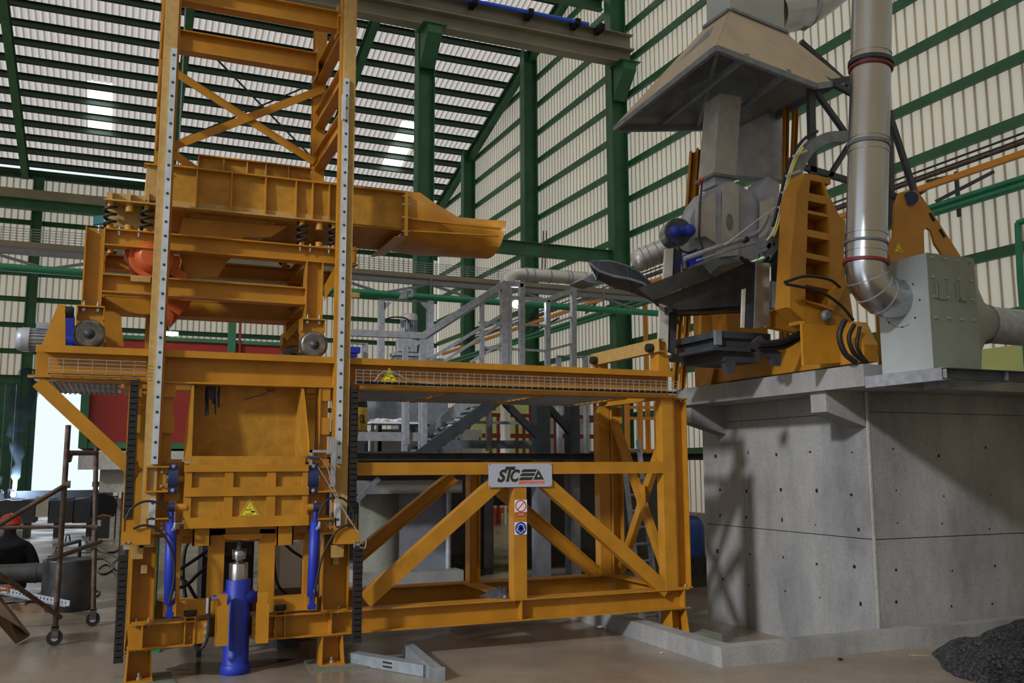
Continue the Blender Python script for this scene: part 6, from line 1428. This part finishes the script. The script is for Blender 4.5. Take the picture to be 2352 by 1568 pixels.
part('cowl', MB().lathe(V(mc.x,mc.y,mtop), (0,0,-1), [(0,.05),(.01,.12),(.04,mr_),(.12,mr_)], 22), M['galvp'], am)
mb = MB().cyl(V(mc.x,mc.y,mbot), V(mc.x,mc.y,mtop-.1), mr_*.82)
for i in range(24): w = 2*math.pi*i/24; dd_ = V(math.cos(w),math.sin(w),0); mb.bar(V(mc.x,mc.y,mbot)+dd_*mr_*.9, V(mc.x,mc.y,mtop-.11)+dd_*mr_*.9, .008, .035, up=dd_)
part('stator', mb, M['galv'], am)
part('lantern', rbox(916,778,958,808,YG,.2), M['galv'], am); part('flange', rbox(906,808,966,818,YG-.04,.3), M['galv'], am); part('base', rbox(910,818,1020,840,YG-.05,.35), M['galvd'], am)
part('terminal_box', rbox(917,752,930,766,YG-.08,.08), M['galvp'], am); part('cable', MB().tube(curve_pts([at(x,y,Y=YG-.05) for x,y in ((945,750),(935,732),(910,728),(894,730),(885,735),(893,738))]), .012, 6), M['black'], am)
part('skid', MB().box((at(860,836,Y=YG).x,YG-.1,dz+.5),(at(1025,836,Y=YG).x,YG+.4,at(939,838,Y=YG).z)), M['galvd'], am)
for x in (870, 1010): part('leg', MB().box((at(x,900,Y=YG).x,YG,dz),(at(x+8,900,Y=YG).x,YG+.1,dz+.52)), M['galvd'], am)
solo('valve_stand', MB().box((at(800,820,Y=YG-.6).x,YG-.55,dz),(at(818,820,Y=YG-.6).x,YG-.45,at(806,820,Y=YG-.6).z-.001)).box((at(792,820,Y=YG-.6).x,YG-.6,dz),(at(826,820,Y=YG-.6).x,YG-.4,dz+.02)), M['galvd'], 'grey stand under the blue valve right of the mast', 'stand')
bv = thing('blue_valve', tuple(at(806,812,Y=YG-.6)), 'blue valve actuator beside a small grey frame right of the mast', 'valve')
part('body', rbox(790,795,828,810,YG-.6,.2), M['blue'], bv); part('cap', rbox(794,812,820,820,YG-.58,.16), M['blue'], bv); part('frame', rbox(788,785,846,790,YG-.5,.1).box(at(838,790,Y=YG-.5), at(845,840,Y=YG-.5)+V(0,.1,0)), M['galv'], bv)
sg2 = thing('small_frame', tuple(at(1318,838,Y=YG)), 'small grey inverted U frame right of the handrails', 'frame')
part('cross_bar', rbox(1282,815,1352,821,YG,.1), M['galv'], sg2)
for x in (1282,1344):
    m_b = rbox(x,821,x+8,850,YG,.1); a_ = at(x,850,Y=YG); m_b.box((a_.x,YG,dz),(at(x+8,850,Y=YG).x,YG+.1,a_.z)); part('leg', m_b, M['galv'], sg2)
# ---------------- pipe rack truss across the hall, green pipe and cable tray
YR_ = 19.0
prk = thing('pipe_rack', tuple(at(400,640,Y=YR_)), 'grey lattice pipe bridge with a green pipe crossing the hall', 'pipe rack')
xl_, xr2 = XL+.3, 12.4
ztc = at(0,574,Y=YR_).z; zbc = at(0,613,Y=YR_).z
part('top_chord', MB().box((xl_,YR_,ztc-.05),(xr2,YR_+.08,ztc+.05)), M['lilac'], prk)
part('green_pipe', MB().cyl((xl_,YR_,zbc),(xr2,YR_,zbc),.075,n=12), M['greenpipe'], prk, 'green pipe')
x = XL+1.4; L = 2.15
while x < 12:
    part('diagonal', MB().bar((x,YR_+.04,ztc-.02),(x-L/2,YR_+.04,zbc+.03),.05,.05), M['lilac'], prk); part('diagonal', MB().bar((x,YR_+.04,ztc-.02),(x+L/2,YR_+.04,zbc+.03),.05,.05), M['lilac'], prk)
    part('hanger', MB().bar((x,YR_-.03,ztc+.1),(x,YR_-.03,zbc-.15),.03,.03), M['lilac'], prk); x += L
solo('ladder_tray', MB().box((xl_,YR_+.1,ztc+.12),(xr2,YR_+.13,ztc+.22)).box((xl_,YR_+.6,ztc+.12),(xr2,YR_+.63,ztc+.22)).box((xl_,YR_+.13,ztc+.12),(xr2,YR_+.6,ztc+.125)), M['crane'], 'brownish cable tray on top of the lattice pipe bridge', 'cable tray')
mb = MB()
for k in range(5): mb.box((xl_,YR_+.1+.0*k,ztc+.26+.05*k),(xr2,YR_+.115,ztc+.27+.05*k))
k = 0
while xl_+k*.25 < xr2: mb.box((xl_+k*.25,YR_+.1,ztc+.22),(xl_+k*.25+.008,YR_+.112,ztc+.47)); k += 1
o = solo('wire_guard', mb, M['galv'], 'fine wire mesh guard along the cable tray of the pipe bridge', 'mesh'); o['kind'] = 'stuff'
# far silver duct
YV = 17.0
vd = thing('vent_duct', tuple(at(1160,1040,Y=YV)), 'silver round duct with elbow behind the stair landing', 'duct')
el = curve_pts([at(1160,690,Y=YV),at(1160,660,Y=YV),at(1166,640,Y=YV),at(1182,630,Y=YV),at(1205,630,Y=YV)],5)
part('riser', MB().cyl(V(at(1160,690,Y=YV).x,YV,dz), at(1160,690,Y=YV), .10, n=20), M['duct'], vd); part('elbow', MB().tube(el, .13, 20), M['duct'], vd)
part('run', MB().cyl(at(1205,630,Y=YV), at(1352,640,Y=YV), .14, n=20), M['duct'], vd)
for x in (1205,1222,1260,1300,1308,1340): part('bead', MB().cyl(at(x,630+(x-1205)*.068,Y=YV), at(x+3,630+(x-1205)*.068,Y=YV), .148, n=20), M['galv'], vd)
for x in (1245, 1252): part('hanger_rod', MB().tube([at(x,628,Y=YV), at(x+3,530,Y=YV)], .012, 5), M['rust'], vd)
nd = thing('silver_duct', tuple(at(1495,600,Y=8.6)), 'fat silver duct running behind the round cover plate', 'duct')
d0, d1 = at(1470,597,Y=8.6), at(1560,560,Y=8.4); dd_ = (d1-d0).normalized()
part('pipe', MB().cyl(d0, d1, .125, n=28), M['duct'], nd); part('end_elbow', MB().lathe(d0, -dd_, [(0,.125),(.04,.12),(.08,.09),(.10,.03)], 28), M['duct'], nd)
for k in (.03, .10, .2): part('bead', MB().cyl(d0+dd_*k, d0+dd_*(k+.012), .131, n=28), M['galv'], nd)
# ---------------- services on the right wall
def wall_run(name, p, q, X, r, m, label, cat, sq=False):
    a, b = at(*p,X=X), at(*q,X=X); z = (a.z+b.z)/2
    return solo(name, MB().tube([(X,2.3,z),(X,36.0,z)], r, 8) if not sq else MB().box((X-r,2.3,z-r),(X+r,36.0,z+r)), m, label, cat)
wall_run('busbar', (2160,423), (2352,346), 12.2, .045, M['orangebar'], 'orange crane busbar running along the right wall', 'busbar', True)
wall_run('green_pipe', (2160,474), (2352,402), 12.3, .05, M['greenpipe'], 'upper green pipe of the pair along the right wall', 'pipe')
wall_run('green_pipe', (2160,490), (2352,418), 12.3, .05, M['greenpipe'], 'lower green pipe of the pair along the right wall', 'pipe')
wall_run('wall_cable', (2100,395), (2352,308), 12.7, .02, M['iron'], 'upper thin dark cable on the right wall above the busbar', 'cable')
wall_run('wall_cable', (2100,410), (2352,318), 12.7, .02, M['iron'], 'second thin dark cable on the right wall above the busbar', 'cable')
wall_run('wall_conduit', (2060,432), (2352,326), 12.7, .035, M['rust'], 'brown conduit on the right wall just above the busbar', 'conduit')
zb7 = at(2250,385,X=12.2).z; zg7 = at(2250,445,X=12.3).z
for k, y in enumerate((10.9, 14.5, 18.5, 22.5, 27.0)):
    bk_ = thing('wall_bracket', (12.6, y, zg7), ['nearest black truss bracket holding the busbar on the right wall','second black truss bracket holding the busbar, partly behind the furnace','black truss bracket of the busbar behind the stair landing','black busbar bracket beside the crane end column','farthest black busbar bracket toward the hall corner'][k], 'bracket')
    part('arm', MB().bar((12.85,y,zb7+.25),(12.15,y,zb7+.06),.05,.05), M['iron'], bk_); part('strut', MB().bar((12.3,y,zg7+.1),(12.85,y-.7,zb7+.1),.05,.05), M['iron'], bk_); part('strut', MB().bar((12.25,y,zb7),(12.3,y+.9,zg7+.15),.04,.04), M['iron'], bk_); part('post', MB().bar((12.82,y,zb7+.3),(12.82,y,zg7-.1),.05,.05), M['iron'], bk_)
gp = thing('green_pipe', tuple(at(2335,640,X=12.2)), 'green pipe drop at the right edge of the wall', 'pipe')
part('drop', MB().tube([at(2338,512,X=12.3), at(2344,640,X=12.3), V(12.3,at(2344,640,X=12.3).y,.1)], .05, 8), M['greenpipe'], gp); part('top_run', MB().tube([at(2338,512,X=12.3), at(2400,490,X=12.3)], .05, 8), M['greenpipe'], gp)
solo('orange_pipe', MB().cyl((12.4,20.3,0),(12.4,20.3,zb7),.06,n=10), M['orangebar'], 'vertical orange pipe beside the crane end column', 'pipe')
# ---------------- floodlight on the landing
fl_ = thing('floodlight', tuple(at(1187,712,Y=HY+.3)), 'bright round floodlight at the stair landing', 'lamp')
lc_ = at(1187,697,Y=HY+.3)
part('lens', MB().ball(lc_, .065, 14, 10, (.85,.6,1.1)), M['lamp'], fl_); part('hood', MB().lathe(lc_+V(0,.07,.0), (0,1,.2), [(0,.06),(.05,.06),(.1,.03)], 14), M['galv'], fl_)
part('arm', MB().bar(lc_+V(0,.12,0), at(1199,705,Y=HY+.04), .03, .03), M['galv'], fl_)
l2 = bpy.data.lights.new('flood', 'POINT'); l2.energy = 25; l2.color = (.85,.92,1); l2.shadow_soft_size = .08; lo2 = bpy.data.objects.new('flood', l2); COL.objects.link(lo2); lo2.location = lc_+V(0,-.12,0)
ft = thing('tube_lamp', tuple(at(391,768,Y=22.0)), 'short glowing tube lamp on the back wall above the red bin', 'lamp')
tpa, tpb = at(378,766,Y=22.0), at(405,767,Y=22.0)
part('tube', MB().cyl(tpa, tpb, .035, n=10), M['lamp'], ft); part('fitting', MB().box(tpa+V(-.05,.03,-.04), tpb+V(.05,.1,.06)), M['white'], ft); part('stem', MB().bar((tpa+tpb)/2+V(0,.07,.05), (tpa+tpb)/2+V(0,.07,12), .03, .03), M['galv'], ft)
# ---------------- far lime wall, red railing, white wall
YL = 26.0
lw = thing('lit_room', tuple(at(1160,1045,Y=YL)-V(0,0,at(1160,1045,Y=YL).z)), 'lime green painted wall panel far behind the mezzanine', 'wall')
a, b = at(1085,1045,Y=YL), at(1222,900,Y=YL); part('panel', MB().box((a.x,YL,0),(b.x,YL+.2,b.z)), M['limewall'], lw)
a, b = at(2230,880,X=12.6), at(2352,790,X=12.6)
lw2 = solo('low_wall', MB().box((12.55,b.y-2,2.0),(12.75,a.y+.6,b.z)), M['limewall'], 'lime green wall strip at the right edge below the fan pipe', 'wall')
solo('low_wall', MB().box((12.5,b.y-2,0),(12.8,a.y+.6,1.998)), M['concrete_l'], 'pale concrete base under the lime strip at the right edge', 'wall')
ww = thing('white_partition', tuple(at(1350,1060,Y=YL-1)-V(0,0,at(1350,1060,Y=YL-1).z)), 'white partition with dark red posts behind the mezzanine', 'wall')
a, b = at(1262,1060,Y=YL-1), at(1625,905,Y=YL-1); part('panel', MB().box((a.x,YL-1,0),(b.x,YL-.8,b.z)), M['whitewall'], ww)
YRR = YL-2
rrl = thing('red_railing', tuple(at(1300,1000,Y=YRR)-V(0,0,at(1300,1000,Y=YRR).z)), 'dark red railing in front of the lime and white walls', 'railing')
part('top_rail', MB().bar(at(1100,952,Y=YRR), at(1560,962,Y=YRR), .08, .1), M['rail_red'], rrl); part('bottom_rail', MB().bar(at(1100,1000,Y=YRR), at(1560,1004,Y=YRR), .08, .12), M['rail_red'], rrl)
for x in (1127,1144,1160,1187,1203,1218,1275,1300,1345,1366,1395,1440,1480,1520,1545): part('post', MB().bar(at(x,920 if x in (1218,1300,1366,1440) else 952,Y=YRR), V(at(x,1000,Y=YRR).x,YRR,0), .07, .07, up=(0,1,0)), M['rail_red'] if x != 1160 else M['white'], rrl)
# orange frame seen through the right end of the truss
of = thing('pipe_stand', tuple(at(1470,1040,Y=20)-V(0,0,at(1470,1040,Y=20).z)), 'orange pipe frame seen through the braced right end of the truss', 'frame')
for x in (1440,1470,1508): part('post', MB().bar(at(x,925,Y=20), V(at(x,1000,Y=20).x,20,0), .1, .1, up=(0,1,0)), M['orangebar'], of)
for y in (935, 960, 1034): part('bar', MB().bar(at(1438,y,Y=20), at(1512,y+1,Y=20), .07, .07), M['orangebar'], of)
# ---------------- ladder, blue barrel, rag, galvanised channels, litter
la = thing('ladder', tuple(at(1505,1444,Z=PZ)), 'aluminium ladder leaning behind the braced right end of the truss', 'ladder')
b0, b1 = at(1478,1452,Z=PZ), at(1515,1446,Z=PZ); t0_, t1_ = at(1428,1010,Y=b0.y+1.3), at(1466,1010,Y=b1.y+1.3)
for p, q in ((b0,t0_),(b1,t1_)): part('stile', MB().bar(p, q, .03, .07, up=(0,1,0)), M['galv'], la)
for k in range(11): u = .07+k*.087; part('rung', MB().cyl(b0.lerp(t0_,u), b1.lerp(t1_,u), .016, n=8), M['galv'], la)
bb = thing('blue_barrel', tuple(at(1607,1285,Y=11.8)), 'blue plastic barrel standing on a dark block left of the concrete block', 'barrel')
ba, bb_ = at(1580,1278,Y=11.8), at(1630,1178,Y=11.8); r_ = .2; bc = V((ba.x+bb_.x)/2, 11.8+r_, ba.z)
part('shell', MB().lathe(bc, (0,0,1), [(0,r_*.95),(.02,r_),(.42,r_),(.5,r_*.9),(.57,r_*.5),(.585,r_*.2)], 24), M['bluebarrel'], bb); part('stand', MB().box((bc.x-.3,bc.y-.28,PZ if bc.y < PY1 else 0),(bc.x+.3,min(bc.y+.28,PY1-.01) if bc.y < PY1 else bc.y+.28,bc.z)), M['darksteel'], bb)
rg_ = MB(); c = at(1148,1362,Z=ZB1+.03); n_, m_ = 18, 6; vs = []
for j in range(m_+1):
    for i in range(n_):
        a = 2*math.pi*i/n_; r = .14*(j/m_)*(1+.25*math.sin(3*a)+.15*math.sin(5*a+2)); vs.append((c.x+r*1.1*math.cos(a), c.y+r*.7*math.sin(a), ZB1+.001+.075*(1-(j/m_)**2)*(1+.5*mnoise.noise(V(i*.9,j*.8,3)))))
rg_.add(vs, [(j*n_+i,(j+1)*n_+i,(j+1)*n_+(i+1)%n_,j*n_+(i+1)%n_) for j in range(m_) for i in range(n_)])
solo('rag', rg_, M['cloth2'], 'crumpled dark grey rag on the frame behind the mid post', 'rag')
g1 = thing('steel_channel', tuple(at(890,1525,Z=0)), 'slotted galvanised channel lying on the floor right of the tower foot', 'channel')
q0, q1 = at(806,1508,Z=.045), at(982,1538,Z=.045); part('channel', MB().bar(q0, q1, .10, .085), M['galvp2'], g1)
dd_ = (q1-q0).normalized(); sd_ = V(dd_.y,-dd_.x,0)
mb = MB()
for u, h in ((.55,.062),(.55,.03)): cq = q0.lerp(q1,u); mb.bar(cq-dd_*.05+sd_*.0505+V(0,0,h-.045), cq+dd_*.05+sd_*.0505+V(0,0,h-.045), .002, .012)
part('slots', mb, M['hole'], g1, kind='stuff')
g2 = thing('steel_channel', tuple(at(975,1520,Z=0)), 'shorter galvanised channel lying end on beside the slotted one', 'channel')
q2, q3 = at(936,1490,Z=.05), at(1003,1548,Z=.05); part('channel', MB().bar(q2, q3, .085, .098), M['galvp2'], g2)
dd_ = (q3-q2).normalized(); part('end_plate', MB().bar(q3, q3+dd_*.012, .125, .099), M['galvp2'], g2)
for k, (x, y, s, m) in enumerate(((1378,1443,.03,'white'),(1802,1472,.028,'brightred'),(1520,1500,.012,'whiteplate'),(1930,1516,.02,'black'))):
    c = at(x,y,Z=PZ if k == 1 else 0); solo('litter', MB().ball(c+V(0,0,s*.5), s, 8, 6, (1.3,1,.5)), M[m], ['scrap of white paper on the floor behind the kerb','small dark red lump inside the kerbed pit','tiny pale crumb on the floor before the kerb','small black lump on the floor near the gravel'][k], 'litter')
ws = solo('wood_sliver', MB().bar(at(2082,1503,Z=.01), at(2134,1505,Z=.01), .02, .015), M['wood'], 'thin wood sliver on the floor left of the gravel heap', 'stick')
sp = MB(); c = at(540,1535,Z=0); vs = [(c.x,c.y,.0025)]
for i in range(30):
    a = 2*math.pi*i/30; r = 1+.25*math.sin(3*a+1)+.15*math.sin(7*a); vs.append((c.x-.08+.42*r*math.cos(a), c.y+.12+.22*r*math.sin(a), .0025))
solo('oil_stain', sp.add(vs, [(0,1+i,1+(i+1)%30) for i in range(30)]), M['oil'], 'dark oil stain on the floor under the blue ram', 'stain')
solo('tarpaulin', A5([(214,497),(236,494),(240,512),(214,515)], 8.6, (0,.05,0)), M['tealtarp'], 'scrap of teal tarpaulin on the left end of the trolley frame', 'tarpaulin')
